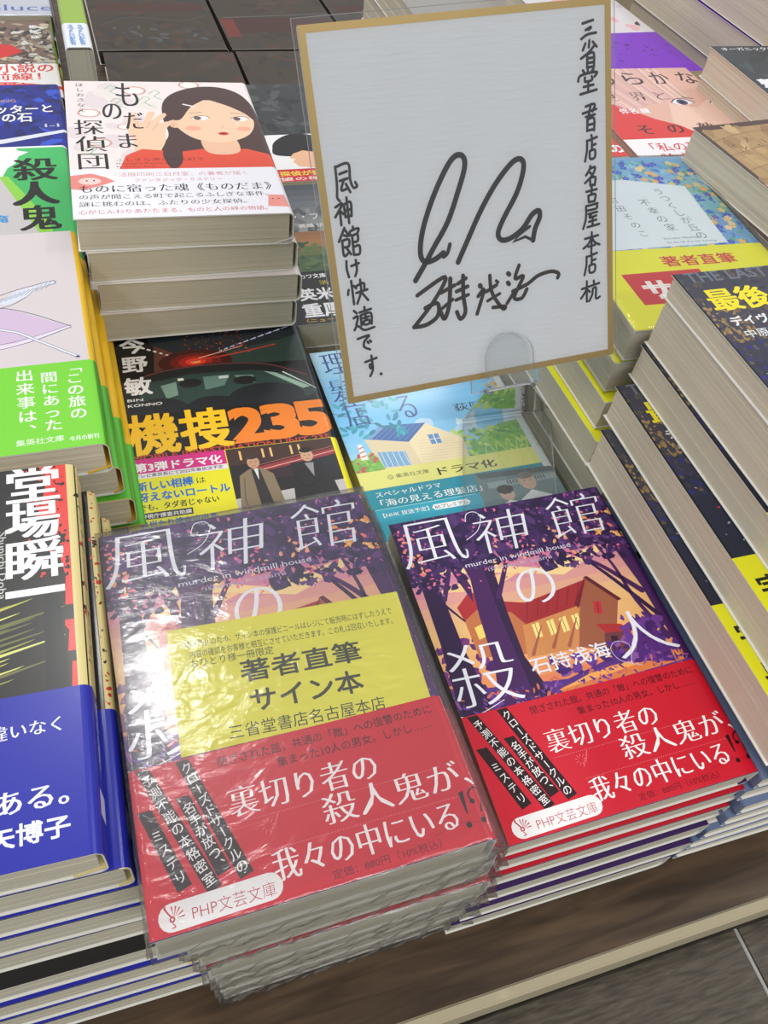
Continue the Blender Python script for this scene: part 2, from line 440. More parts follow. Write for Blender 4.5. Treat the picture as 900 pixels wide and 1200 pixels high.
def pile(short, tops, group, proto_kw, n, x, y, ztop, pitch, yaw=0, rx=0, ry=0, drift=None, top_kw=None, special=None, count_from=1):
    """top book by tops label; the others are copies of one lower book. drift(k) -> dx, dy, dyaw, k books below the top"""
    out = []; lower = None
    for k in range(n):
        dx, dy, da = drift(k) if drift else (random.uniform(-1, 1), random.uniform(-1, 1), random.uniform(-0.8, 0.8))
        z = ztop - pitch * (k + 1) + (pitch - proto_kw['t'])
        f = (n - k) / n
        rot = Euler((math.radians(rx * f), math.radians(ry * f), math.radians(yaw + da)))
        loc = (x + dx, y + dy, max(0.15, ztop - pitch * (k + 1)))
        if k == 0 and top_kw is not None:
            kw = dict(proto_kw); kw.update(top_kw); b = make_book(tops, loc, rot, group=group, **kw)
        elif special and k in special:
            kw = dict(proto_kw); kw.update(special[k][1]); b = make_book(special[k][0], loc, rot, group=group, **kw)
        else:
            lab = '%s book down in the pile under the %s' % (ORD[k], short)
            if lower is None: lower = b = make_book(lab, loc, rot, group=group, **proto_kw)
            else:
                b = copy_thing(lower); b.location = Vector(loc) * MM; b.rotation_euler = rot; b['label'] = lab
        out.append(b)
    return out

# ---------------------------------------------------------------- cover designs
W_ = (238, 238, 242); K_ = (22, 18, 20)
def forest_cover():
    a = Art()
    a.rect(0, 0, 125, 148, (62, 34, 92))
    a.grad(0, 50, 108, 132, [(226, 120, 84), (240, 176, 110), (236, 190, 128), (216, 140, 160), (170, 92, 158)], 16)
    a.poly([(10, 118), (40, 112), (70, 104), (92, 112), (92, 116), (60, 110), (30, 120)], (248, 214, 150))
    a.poly([(40, 124), (70, 118), (96, 124), (70, 122)], (196, 96, 170))
    a.poly([(10, 108), (34, 104), (50, 110), (30, 112)], (250, 200, 140))
    # far trees and grass
    a.specks(0, 60, 30, 84, 40, 4, [(96, 40, 112), (74, 30, 96), (124, 52, 120)])
    a.poly([(0, 50), (108, 50), (108, 60), (80, 62), (50, 56), (20, 60), (0, 62)], (90, 50, 130))
    a.poly([(38, 50), (104, 52), (104, 57), (70, 57), (46, 53)], (224, 128, 70))
    a.poly([(44, 52), (90, 55.5), (104, 55), (90, 57.5), (60, 56)], (246, 170, 92))
    # the house: left wing, main roof, gable, porch
    a.poly([(16, 99), (24, 105.5), (43, 93), (40, 88), (17, 92)], (176, 46, 50))
    a.poly([(17, 92), (24, 96), (43, 90), (43, 70), (17, 74)], (196, 116, 72))
    a.poly([(20, 88), (24, 89), (24, 83), (20, 82)], (248, 214, 110)); a.poly([(28, 88), (32, 88), (32, 80), (28, 80)], (250, 214, 116))
    a.poly([(35, 98), (46.5, 94.5), (79, 99.5), (70, 87), (43, 83.5)], (166, 44, 50))
    for i in range(6): a.line([(44 + i * 5, 86 + i * 0.6), (48 + i * 5.4, 95 + i * 0.7)], 0.4, (132, 30, 44), False, caps=False)
    a.poly([(41, 84), (70, 87.5), (62, 68), (37, 69)], (214, 142, 84))
    for x in (45, 52, 58, 64): a.poly([(x, 83.5), (x + 3.4, 84), (x + 2.6, 77), (x - 0.6, 76.5)], (255, 232, 140)); a.line([(x + 1.6, 84), (x + 0.8, 76.6)], 0.3, (150, 70, 50), False, caps=False)
    for x, y in ((40, 70), (50, 71), (57, 70)): a.line([(x, y), (x + 9, y + 12)], 1.6, (170, 96, 74), False, 0.4)
    a.poly([(79, 99.5), (89, 86.5), (76, 63), (61, 68.5), (70, 87)], (160, 92, 66))
    a.poly([(78, 100.5), (80, 101), (90.5, 86), (88.5, 85.5)], (96, 30, 48)); a.poly([(79, 101), (77.5, 98), (69, 86), (68, 88.5)], (120, 30, 44))
    a.poly([(77, 88), (80.5, 87), (78.5, 81), (75, 82)], (190, 50, 56)); a.line([(78.8, 87.4), (76.8, 81.6)], 0.35, (90, 40, 50), False, caps=False)
    a.poly([(73, 77), (84, 74.5), (88.5, 70), (76, 71)], (176, 48, 52))
    a.poly([(75, 72), (87, 70.5), (83, 61), (71, 63)], (112, 60, 66)); a.poly([(77, 70), (80, 69.5), (78, 62), (75, 62.5)], (60, 30, 50))
    a.specks(46, 58, 96, 67, 60, 3.2, [(110, 60, 150), (86, 44, 132), (140, 84, 160), (70, 36, 110)])
    # trunks
    T1, T2 = (70, 30, 88), (48, 22, 66)
    a.poly([(24, 134), (46, 134), (39, 112), (37, 92), (36, 70), (41, 50), (17, 50), (22, 70), (24, 92), (27, 112)], T1)
    a.poly([(36, 134), (46, 134), (39, 112), (37, 92), (36, 70), (41, 50), (33, 50), (33, 90)], T2)
    a.poly([(16, 134), (21, 134), (26, 108), (24, 100)], T1)
    a.poly([(2, 134), (10, 134), (12, 110), (12, 80), (15, 50), (0, 50), (3, 84), (4, 110)], T2)
    a.line([(12, 104), (22, 124), (26, 134)], 2.2, T1); a.line([(36, 100), (46, 116), (52, 130)], 2.6, T1, True, 1.2)
    a.line([(5, 112), (17, 92)], 1.6, T2, False, 0.8); a.line([(46, 116), (44, 128)], 1.3, T1, False)
    a.poly([(104, 52), (118, 52), (118, 134), (96, 134), (92, 124), (100, 112), (103, 90)], T1)
    a.line([(102, 88), (88, 106), (74, 117)], 3.0, T1, True, 0.9); a.line([(104, 74), (92, 96), (82, 112), (74, 124)], 2.4, T2, True, 0.8)
    a.line([(103, 64), (97, 84), (95, 104), (90, 124)], 2.4, T1, True, 1.0)
    a.poly([(88, 70), (94, 76), (100, 60), (100, 52), (84, 56)], (84, 40, 120)); a.specks(84, 56, 104, 78, 60, 3, [(84, 40, 120), (108, 58, 144), (66, 30, 100)])
    a.specks(0, 50, 108, 58, 160, 1.8, [(110, 60, 160), (80, 44, 130), (150, 88, 150), (210, 110, 90)], flat=0.35)
    # canopy
    dark = [(48, 26, 74), (58, 32, 86), (70, 40, 98), (40, 22, 62)]
    a.poly([(0, 148), (125, 148), (125, 118), (104, 116), (96, 124), (84, 120), (76, 126), (60, 122), (52, 128), (40, 126), (28, 129), (20, 122), (10, 126), (0, 118)], (50, 28, 76))
    a.specks(0, 118, 118, 148, 620, 4.2, dark + [(84, 50, 110)])
    a.specks(0, 108, 26, 126, 60, 2.6, dark); a.specks(62, 108, 112, 126, 120, 3.0, dark + [(96, 60, 120)])
    a.specks(0, 106, 118, 148, 190, 1.1, [(214, 92, 142), (234, 120, 150), (170, 80, 150), (120, 84, 150)])
    a.specks(40, 112, 80, 132, 40, 1.4, [(214, 92, 142), (240, 170, 120), (234, 120, 150)])
    a.specks(2, 118, 10, 146, 26, 1.6, [(236, 120, 140), (240, 160, 110)]); a.specks(92, 118, 118, 136, 40, 1.8, [(240, 160, 90), (236, 120, 110), (250, 190, 110)])
    return a
def forest_title():
    a = Art(); w = (236, 236, 244)
    a.quadtext('風', [(3.2, 146.5), (32, 146.2), (31, 122.5), (0.6, 122.5)], w, -0.02, 0.32)
    a.quadtext('神', [(39.5, 144.8), (66, 144.5), (61, 122.3), (36.5, 122.6)], w, -0.02, 0.32)
    a.quadtext('館', [(78, 146), (105.5, 145.6), (101, 122.6), (75, 123)], w, -0.02, 0.32)
    a.quadtext('の', [(46.5, 110.5), (64, 110.5), (63, 92.6), (45, 92.6)], w, -0.02, 0.4)
    a.quadtext('殺', [(3, 81.5), (31.5, 80.5), (29.5, 52.6), (0.8, 54)], w, -0.02, 0.34)
    a.quadtext('人', [(79, 79), (101, 80), (105.5, 57.5), (77, 58.5)], w, -0.02, 0.36)
    a.line([(36, 142), (38, 146), (42, 146.5), (44, 143), (40, 136), (33, 132)], 0.35, w); a.line([(84, 54), (76, 58), (74, 64), (78, 67), (83, 64), (80, 56)], 0.3, (200, 190, 220))
    a.line([(0, 60), (-1, 52), (8, 50.8), (20, 54)], 0.3, w)
    a.em('murder in windmill house', 27, 117.6, 3.6, 53, (226, 220, 236)); a.em('ishimochi asami', 36.5, 113.6, 3.0, 32, (190, 176, 206))
    a.em('石持浅海', 36.3, 61.6, 8.2, 37, w, 0.012)
    a.vert('殺人', 112, 124, 104, 8, (30, 20, 30), -0.01, 0.2); a.vert('石持浅海', 112, 84, 60, 5, (225, 215, 230))
    return a
BAND_RED = (206, 24, 46)
def red_band_art():
    a = Art(); k = (38, 12, 18)
    for p, q in (((17.3, 50.6), (30.6, 10.6)), ((15.6, 38.8), (24.2, 13.2)), ((4.4, 50.6), (20.6, 9.2)), ((3.4, 37.2), (12.0, 11.8))):
        dx, dy = q[0] - p[0], q[1] - p[1]; l = math.hypot(dx, dy); nx, ny = -dy / l * 2.35, dx / l * 2.35
        a.poly([(p[0] - nx, p[1]), (p[0] + nx, p[1]), (q[0] + nx, q[1] + ny * 0.9), (q[0] - nx, q[1] - ny * 0.9)], k)
    a.poly([(7 + 3.9 * math.cos(t * math.pi / 8), 5.0 + 3.9 * math.sin(t * math.pi / 8)) for t in range(4, 13)] + [(36.6 + 3.9 * math.cos(t * math.pi / 8), 5.6 + 3.9 * math.sin(t * math.pi / 8)) for t in range(-4, 5)], (240, 238, 236))
    for y, x0, x1 in ((26.3, 30, 100), (15.6, 39, 103)):
        x = x0
        while x < x1: a.n -= 1; a.ell(x, y, 0.17, 0.17, (236, 150, 160), n=5); x += 0.95
        a.n += 1
    a.line([(91, 6), (100, 7.5), (106, 6), (108, 3)], 0.18, (150, 16, 34)); a.line([(40, 20), (44, 26), (42, 22)], 0.14, (240, 130, 140))
    for i in range(9):
        t = i * 0.7; a.n -= 1 if i else 0
        a.line([(40 + 1.2 * math.cos(t), 23 + 1.2 * math.sin(t)), (40 + 2.3 * math.cos(t), 23 + 2.3 * math.sin(t))], 0.14, (242, 140, 150), False)
    return a
def red_band_text():
    a = Art(); k = (44, 12, 20); w = (246, 242, 240)
    a.em('閉ざされた館。共通の「敵」への復讐のために', 28.2, 45.4, 3.7, 76, k); a.em('集まった10人の男女。しかし……', 47.4, 40.4, 3.7, 55, k)
    a.em('裏切り者の', 29, 28.8, 10.4, 50, w, -0.015, 0.28)
    a.em('殺人鬼が、', 57.5, 18.6, 10.6, 52, w, -0.015, 0.28)
    a.em('我々の中にいる', 38.4, 6.6, 10.4, 61, w, -0.015, 0.28)
    # italic !?
    a.poly([(102.6, 16.6), (104.4, 17), (103.4, 9.6), (102.9, 9.6)], k); a.ell(102.4, 6.2, 0.95, 0.95, k)
    a.line([(106.6, 12.6), (105.6, 15), (107.2, 17), (109.8, 17), (111, 14), (109, 11.6), (108, 9.4)], 0.6, k); a.ell(106.2, 13, 0.9, 0.8, k); a.ell(107.6, 6.6, 0.95, 0.95, k)
    a.line([(110.4, 15.6), (110.4, 13.4)], 1.3, k, False, 0.7)
    a.em('定価：880円（10%税込）', 55.6, 2.3, 3.0, 36, (110, 14, 30))
    for t, x, y, x2, y2, n in (('クローズドサークルの', 17.9, 49.4, 30.2, 11.6, 10), ('名手が放つ、', 16.4, 36.6, 24.4, 13.4, 6), ('予測不能の本格密室', 5.0, 48.6, 20.2, 10.2, 9), ('ミステリ', 5.4, 31.0, 12.0, 13.0, 4)):
        r = math.degrees(math.atan2(y2 - y, x2 - x)) + 90
        a.vert(t, x, y, y2, 4.0, w, 0.004, 0, x2 - x, r)
    a.em('PHP文芸文庫', 12.6, 3.0, 4.6, 25.5, (196, 60, 76), -0.01)
    for i, t in enumerate((-0.1, 0.35, 0.8, 1.2, 1.6)):       # little bird mark with fanned tail
        a.poly([(7.6, 4.6), (7.6 + 3.2 * math.cos(t), 4.6 + 3.2 * math.sin(t) + 0.25), (7.6 + 3.2 * math.cos(t + 0.14), 4.6 + 3.2 * math.sin(t + 0.14) + 0.25)], (196, 24, 44))
    a.line([(5.2, 8.0), (5.6, 7.2), (6.6, 5.6), (7.4, 4.6)], 0.5, (196, 24, 44)); a.ell(7.1, 4.5, 0.85, 0.85, (196, 24, 44)); a.ell(7.1, 4.5, 0.4, 0.4, (240, 238, 236))
    a.line([(4.6, 8.2), (4.9, 8.9), (5.5, 8.2), (5.2, 7.7)], 0.35, (196, 24, 44)); a.line([(7.1, 3.4), (7.8, 2.4), (6.8, 2.2)], 0.3, (196, 24, 44))
    a.vert('石持浅海', 113.5, 46, 26, 4, w)
    return a

def squad_cover():          # night tunnel, police car, orange number
    a = Art(); a.rect(0, 0, 130, 148, (20, 18, 20))
    a.poly([(20, 148), (104, 148), (104, 120), (52, 121), (30, 120)], (34, 40, 46))
    a.poly([(24, 140), (42, 126), (40, 119), (22, 119)], (104, 58, 46)); a.poly([(28, 133), (42, 126), (41, 119), (30, 119)], (150, 66, 54))
    a.poly([(46, 128), (70, 132), (104, 140), (104, 118), (50, 120)], (46, 66, 58))
    for i in range(14):
        t = i / 13; x = 48 + 46 * t ** 1.4; y = 127 + 19 * t ** 1.3
        a.poly([(x, y), (x + 1 + 3.2 * t, y + 0.7 + 1.5 * t), (x + 1.2 + 3.2 * t, y + 0.1 + 0.7 * t), (x, y - 0.5)], (214, 222, 250))
    for i in range(7):
        t = i / 6; x = 36 - 18 * t; y = 128 + 11 * t; a.ell(x, y, 0.7 + 0.7 * t, 0.4 + 0.4 * t, (246, 240, 226), -30, 10)
    a.specks(40, 126, 74, 148, 120, 1.2, [(150, 50, 40), (100, 40, 40), (60, 70, 90), (200, 90, 70)], flat=0.3)
    for r, c in ((13, (70, 22, 20)), (9, (116, 26, 20)), (6, (170, 34, 24)), (3.6, (230, 60, 36)), (1.8, (255, 150, 90))): a.ell(44, 124.5, r * 1.5, r * 0.75, c, n=20)
    a.line([(42, 125), (64, 128), (88, 133)], 0.9, (200, 60, 44)); a.line([(46, 127), (70, 134)], 0.5, (255, 190, 160), False)
    # car: roof, rear window, seats
    a.poly([(0, 108), (10, 115), (26, 120), (52, 122.5), (80, 119), (96, 112), (106, 102), (106, 70), (0, 70)], (28, 30, 32))
    a.line([(4, 110), (24, 118.5), (52, 121), (80, 117.5), (100, 106)], 0.7, (120, 60, 56))
    a.poly([(10, 96), (18, 111), (40, 115), (72, 114), (92, 108), (104, 94), (98, 90), (60, 96), (30, 92)], (40, 62, 58))
    a.poly([(24, 108), (32, 110), (32, 100), (26, 98)], (120, 150, 134)); a.poly([(46, 112), (60, 112), (56, 104), (46, 102)], (92, 122, 112)); a.poly([(62, 111), (72, 110), (72, 104), (66, 104)], (104, 134, 122)); a.poly([(78, 112), (84, 110), (100, 97), (96, 96)], (150, 176, 158))
    a.ell(39, 108, 6, 3.4, (18, 18, 20)); a.ell(67, 106.5, 6, 3.2, (18, 18, 20)); a.rect(54, 109.4, 59, 111.4, (200, 206, 196)); a.rect(33, 110.6, 36, 112.4, (226, 224, 210))
    a.line([(88, 110), (103, 95)], 0.8, (220, 232, 225), False, 0.3)
    a.ell(22, 90, 14, 9, (24, 30, 38), n=24); a.ell(48, 88, 14, 9, (20, 24, 30), n=24); a.ell(76, 92, 20, 11, (22, 28, 34), n=24)
    a.rect(0, 58, 130, 88, (18, 15, 16)); a.rect(106, 0, 122, 148, (24, 22, 22)); a.vert('機捜235', 112, 140, 92, 8, (250, 190, 30), 0.02)
    return a
def squad_title():
    a = Art(); w = (240, 238, 234)
    a.vert('今野', 12.8, 148.6, 119, 13.4, w, 0.03); a.vert('敏', 13, 117.5, 101, 14, w, 0.03)
    a.em('BIN', 6.4, 98.4, 2.6, 8, w, 0.02); a.em('KONNO', 6.4, 94.4, 2.8, 17, w, 0.02)
    a.box('機', 5, 61, 28.5, 88, (250, 196, 20), 0.03); a.box('捜', 30, 60.6, 54, 88, (250, 196, 20), 0.03)
    for ch, x0, x1 in (('2', 55, 70.5), ('3', 71.5, 87), ('5', 88, 103.5)): a.box(ch, x0, 62.6, x1, 84.8, (240, 130, 34), 0.045)
    a.em('MOBILE INVESTIGATION UNIT 235', 5.4, 57.6, 4.6, 96, (196, 60, 30), 0.03)
    return a
def squad_band():
    a = Art(); a.rect(0, 0, 130, 60, (236, 226, 20)); a.rect(0, 49, 48.6, 58.2, (214, 32, 130)); a.rect(0.4, 45.8, 48.4, 49, (235, 226, 232))
    a.rect(49, 0, 101.6, 58, (34, 26, 30)); a.rect(49, 47, 101.6, 58, (66, 40, 34)); a.poly([(60, 44), (101.6, 51), (101.6, 45), (60, 39)], (150, 50, 54))
    a.poly([(64, 41), (101.6, 47), (101.6, 36), (66, 36)], (52, 34, 42)); a.line([(62, 42), (101, 49)], 0.5, (230, 170, 160), False); a.line([(60, 45), (101, 52)], 0.3, (190, 110, 100), False)
    a.poly([(49, 26), (101.6, 30), (101.6, 0), (49, 0)], (196, 190, 188)); a.poly([(78, 44), (101, 46), (101, 34), (80, 36)], (30, 32, 38))
    for x in (55, 66, 70, 80, 84): a.rect(x, 50, x + 1, 56, (236, 196, 120))
    # two men in coats
    a.poly([(53, 40), (58, 43.5), (64, 43.5), (69, 39), (71.5, 18), (71, 0), (50, 0), (50.5, 20)], (136, 118, 92)); a.poly([(59, 43), (63, 43), (66, 20), (65, 0), (61, 0), (60, 20)], (44, 40, 42)); a.poly([(60.3, 43.4), (62.4, 43.4), (61.6, 36)], (226, 222, 220))
    a.line([(55, 38), (53.5, 24), (56, 14)], 0.5, (98, 84, 64)); a.ell(60.8, 47.6, 3.0, 3.9, (198, 150, 120)); a.ell(60.6, 51.0, 2.8, 1.3, (60, 48, 42)); a.line([(59.4, 47.8), (60.2, 47.9)], 0.3, K_, False); a.line([(61.6, 47.9), (62.4, 47.8)], 0.3, K_, False); a.line([(60, 45.4), (61.6, 45.4)], 0.25, (130, 60, 50), False)
    a.poly([(78, 38), (84, 43), (90, 43), (96, 38), (98, 20), (97, 0), (77, 0), (76, 20)], (30, 28, 32)); a.poly([(85, 43), (89.4, 43), (88, 34)], (150, 146, 146)); a.ell(87.2, 48, 3.1, 4.1, (206, 160, 132)); a.ell(87.2, 51.6, 3.2, 1.8, (24, 20, 20)); a.line([(85.7, 48), (86.5, 48.1)], 0.3, K_, False); a.line([(88, 48.1), (88.8, 48)], 0.3, K_, False); a.line([(86.4, 45.6), (88, 45.6)], 0.25, (130, 60, 50), False)
    a.line([(79, 34), (84, 28), (90, 32)], 1.3, (22, 20, 24))
    return a
def squad_band_text():
    a = Art(); w = (244, 240, 240); bl = (24, 110, 196)
    a.em('第3弾ドラマ化', 5.4, 50.4, 6.0, 41, w, 0.03); a.em('テレビ東京系にて2022年春放送予定', 5.4, 46.6, 2.4, 41, (40, 30, 40), 0.01)
    a.em('新しい相棒', 5.4, 38.6, 6, 26, bl, 0.035); a.em('は', 32.4, 39, 4.4, 4.6, K_); a.em('冴えないロートル', 5.4, 32, 5.8, 42, bl, 0.035)
    a.em('でも、タダ者じゃない', 5.4, 26.4, 4.4, 36, K_, 0.0, 0.1); a.rect(5.2, 21, 29, 24.8, (20, 20, 20)); a.em('警視庁捜査共助課', 5.8, 21.8, 2.7, 22.6, w, 0.015)
    a.em('見当たり捜査班出身', 5.2, 15.8, 4.9, 34, bl, 0.035)
    return a

def girl_cover():
    a = Art(); a.rect(0, 0, 125, 148, (238, 226, 224))
    a.specks(0, 60, 50, 148, 26, 9, [(240, 214, 208), (232, 222, 216), (226, 212, 214)], 0.1, 0.8, 14)
    for x, y, r in ((12, 108, 5), (38, 136, 5.5), (16, 74, 5), (70, 144, 5), (30, 92, 3.5)):
        a.ell(x, y, r * 1.25, r, (214, 160, 156), n=18); a.ell(x, y, r * 1.0, r * 0.78, (244, 236, 230), n=18)
    for x, y in ((22, 138), (40, 124), (24, 122), (8, 66), (46, 132)):
        a.line([(x, y), (x + 3, y + 4), (x + 6, y + 2), (x + 3, y - 3), (x + 6, y - 7)], 0.7, (154, 196, 160)); a.line([(x + 2, y - 3), (x + 8, y - 8)], 0.5, (170, 206, 170))
    hair = (74, 50, 46); skin = (240, 200, 168)
    a.blob([(46, 66), (52, 82), (51, 100), (52, 118), (57, 130), (66, 138), (77, 142), (88, 141), (97, 134), (102, 122), (105, 104), (107, 80), (110, 60), (110, 46), (50, 46)], hair)
    a.poly([(24, 46), (28, 60), (36, 66), (50, 62), (68, 66.5), (92, 66), (103, 60), (110, 50), (110, 46)], (222, 76, 52))
    a.blob([(70, 64), (70, 80), (86, 80), (88, 64), (79, 60)], (232, 186, 154))
    a.blob([(56, 100), (60, 116), (72, 124), (88, 122), (98, 112), (101, 98), (97, 84), (88, 76), (77, 73.5), (66, 78), (59, 88)], skin)
    a.blob([(54, 104), (58, 122), (70, 128), (78, 127), (68, 116), (60, 100)], hair); a.blob([(76, 128), (92, 126), (101, 110), (102, 98), (97, 108), (88, 118)], hair)
    a.ell(56, 95, 2.6, 4.6, (234, 188, 156), 10); a.line([(54.6, 96), (56, 94), (55.6, 92)], 0.3, (190, 130, 110))
    for x, y in ((71.5, 101.5), (93.5, 100.5)):
        a.poly([(x - 5, y + 0.5), (x - 2, y + 3), (x + 3, y + 3), (x + 5, y + 0.6), (x + 2, y - 2), (x - 3, y - 1.8)], (250, 248, 244)); a.ell(x - 1.6, y + 0.5, 2.1, 2.3, (116, 84, 76)); a.line([(x - 5, y + 0.8), (x - 1.5, y + 3.1), (x + 3.4, y + 2.9), (x + 5.2, y + 0.8)], 0.55, (84, 54, 50))
    a.line([(66, 108), (73, 109)], 0.4, hair); a.line([(89, 108), (96, 107.4)], 0.4, hair)
    a.line([(81.6, 93), (83.2, 91.2), (81.6, 90.6)], 0.3, (206, 140, 118)); a.ell(81.8, 83.6, 2.9, 1.9, (206, 70, 60)); a.ell(81.8, 83.6, 1.8, 0.8, (130, 34, 38))
    a.ell(66, 90, 4.4, 2.8, (238, 170, 140)); a.ell(94, 89, 4, 2.6, (238, 170, 140)); a.line([(64, 119), (70, 116)], 1.3, (236, 234, 230), False); a.rect(91, 92, 91.5, 97, (250, 240, 236))
    # hand cupped beside the ear
    a.blob([(34, 60), (33, 76), (31, 88), (32, 102), (35, 108), (37, 108), (37, 98), (40, 98), (43, 108), (46, 110), (47, 107), (44, 98), (48, 104), (52, 108), (53, 105), (48, 96), (53, 98), (55, 96), (51, 88), (50, 76), (46, 64), (44, 58)], skin)
    for p in (((37, 98), (37, 90)), ((43.6, 98), (41, 90)), ((48, 96), (44, 88))): a.line(list(p), 0.35, (206, 150, 124), False)
    a.poly([(28, 46), (30, 62), (37, 67), (48, 65), (50, 56), (48, 46)], (222, 76, 52))
    a.blob([(47, 62), (52, 74), (57, 70), (56, 52), (50, 46)], hair); a.rect(105, 0, 130, 148, (240, 232, 228)); a.vert('ものだま探偵団', 111, 140, 80, 7, K_, 0, 0.15)
    return a
def girl_title():
    a = Art()
    for ch, x0, y0, x1, y1 in (('も', 27.8, 116.5, 39.4, 146), ('の', 19.4, 101, 29, 119.4), ('だ', 30.4, 89.5, 40, 108.6), ('ま', 25.8, 68.4, 34.8, 84), ('探', 4, 83.4, 18.3, 100), ('偵', 4, 65, 18.8, 81.4), ('団', 4.6, 46.6, 18.6, 62.4)):
        a.box(ch, x0, y0, x1, y1, (30, 26, 28), -0.012, 0.34)
    a.vert('ほしおさなえ', 8.2, 146, 108, 4.8, (60, 52, 54)); a.em('ふしぎな声のする町で', 22.6, 54.2, 4, 45, (50, 30, 30), -0.01); a.em('Monodama Detectives vol.1', 22.6, 51.2, 2.1, 33, (90, 30, 30)); a.em('by Hoshio Sanae', 22.6, 48.2, 2.1, 20, (90, 30, 30))
    return a
def girl_band():
    a = Art(); a.rect(0, 0, 125, 46, (236, 234, 240)); a.poly([(0, 40), (10, 42), (17, 38), (21, 34), (14, 30), (6, 26), (0, 27)], (228, 136, 128)); a.ell(9, 34.5, 5.4, 3.4, (244, 206, 198)); a.ell(7.6, 35, 0.5, 0.6, K_); a.ell(11, 35, 0.5, 0.6, K_)
    a.poly([(93, 7), (95, 18), (103, 17.5), (104, 6)], (234, 146, 138)); a.ell(96.6, 14, 0.4, 0.5, K_); a.ell(99.6, 14, 0.4, 0.5, K_)
    return a
def girl_band_text():
    a = Art(); r = (206, 84, 84); k = (44, 40, 44)
    a.em('『活版印刷三日月堂』の著者が描く', 18.6, 38.8, 4.4, 69, r, -0.01); a.em('ファンタジック・ミステリー', 30, 33.4, 3.5, 44, r, 0)
    a.em('ものに宿った魂《ものだま》', 3, 24, 8, 95, k, -0.012, 0.16); a.em('の声が聞こえる町で起こるふしぎな事件。', 3, 17.6, 4.8, 92, k, -0.01, 0.08)
    a.em('謎に挑むのは、ふたりの少女探偵。', 3, 11, 4.8, 80, k, -0.01, 0.08); a.em('心がじんわりあたたまる、ものと人の絆の物語。', 2.4, 4.2, 4.2, 90, r, 0)
    return a

def barber_cover():
    a = Art(); a.rect(0, 0, 130, 148, (110, 190, 232)); a.grad(0, 60, 105, 148, [(150, 208, 240), (110, 188, 234), (126, 196, 238), (176, 218, 240)], 12)
    a.poly([(96, 60), (106, 60), (106, 112), (98, 106), (94, 90)], (206, 160, 60)); a.specks(92, 84, 106, 122, 50, 2.6, [(226, 170, 50), (190, 130, 50), (150, 120, 60), (240, 200, 90)])
    a.specks(40, 58, 100, 84, 10, 9, [(206, 226, 236), (180, 212, 234)], 0.2, 0.5, 14)
    a.poly([(60, 50), (66, 60), (76, 68), (88, 74), (100, 75), (106, 74), (106, 48), (60, 48)], (128, 184, 84)); a.specks(60, 50, 106, 72, 130, 3, [(110, 172, 76), (150, 198, 90), (90, 158, 92), (190, 214, 110)])
    for i in range(5): a.line([(72 + i * 6, 52), (75 + i * 6, 61), (78 + i * 6, 53)], 0.5, (196, 220, 140))
    a.poly([(11, 76), (15, 53), (62, 51), (64, 67), (47, 82), (30, 72)], (222, 206, 170)); a.poly([(47, 82), (64, 67), (62, 51), (36, 52), (34, 70)], (234, 218, 178))
    for i in range(9): a.line([(36 + i * 0.4, 54 + i * 2), (62 + i * 0.2 - max(0, i - 6) * 4, 53 + i * 1.9)], 0.18, (204, 184, 142), False, caps=False)
    a.poly([(22, 84.5), (47.5, 82), (34, 70), (11, 76.5)], (58, 104, 168)); a.poly([(22, 84.5), (26, 84), (15, 75.6), (11, 76.5)], (120, 160, 206))
    for i in range(7): a.line([(25 + i * 3.3, 84 - i * 0.3), (14 + i * 3.0, 76 - i * 0.8)], 0.25, (110, 150, 200), False, caps=False)
    a.poly([(15, 66), (30, 64), (30, 54), (16, 55)], (120, 170, 210))
    for i in range(5): a.line([(17 + i * 3, 66 - i * 0.3), (17.4 + i * 3, 54.6)], 0.35, (230, 226, 210), False, caps=False)
    a.rect(45.5, 66, 51.5, 73, (90, 140, 190)); a.rect(48.3, 66, 48.8, 73, (240, 234, 214)); a.rect(45.5, 69.3, 51.5, 69.7, (240, 234, 214))
    a.poly([(0, 52), (10, 52), (16, 54), (14, 64), (6, 66), (0, 62)], (120, 184, 90)); a.specks(0, 50, 14, 66, 50, 2.2, [(108, 170, 76), (150, 196, 90), (196, 90, 90)])
    a.poly([(5.4, 62), (9.4, 62), (8.6, 73), (6.4, 73)], (238, 236, 232))
    for y in (64, 67, 70): a.line([(6, y), (9, y + 1)], 0.7, (206, 60, 60), False, caps=False)
    for i in range(46):
        x, y = random.uniform(2, 36), random.uniform(76, 104); a.ell(x, y, 2.8, 1.2, random.choice([(40, 150, 176), (62, 170, 190), (30, 130, 160)]), random.uniform(0, 180), 8)
    a.line([(0, 98), (14, 90), (30, 80)], 0.5, (60, 110, 110)); a.poly([(98.6, 0), (125, 0), (125, 148), (99.4, 148)], (208, 214, 216)); a.vert('海の見える理髪店', 110, 110, 40, 7, (70, 84, 100), 0, 0.15)
    return a
def barber_title():
    a = Art(); b = (22, 66, 140)
    for t, q in (('海', (34, 131, 46, 145)), ('の', (62, 130, 73, 141)), ('見', (90, 128, 101, 143)), ('え', (62, 108, 73, 120)), ('理', (5, 128.5, 18.5, 145.5)), ('髪', (3.4, 106.5, 17, 123.5)), ('店', (6.5, 86.4, 19, 104.5)), ('る', (36.6, 87.4, 46, 104.5))): a.box(t, *q, b, -0.015, 0.3)
    a.em('荻原 浩', 67, 87.4, 6.6, 29, (44, 50, 60), -0.005, 0.1)
    return a
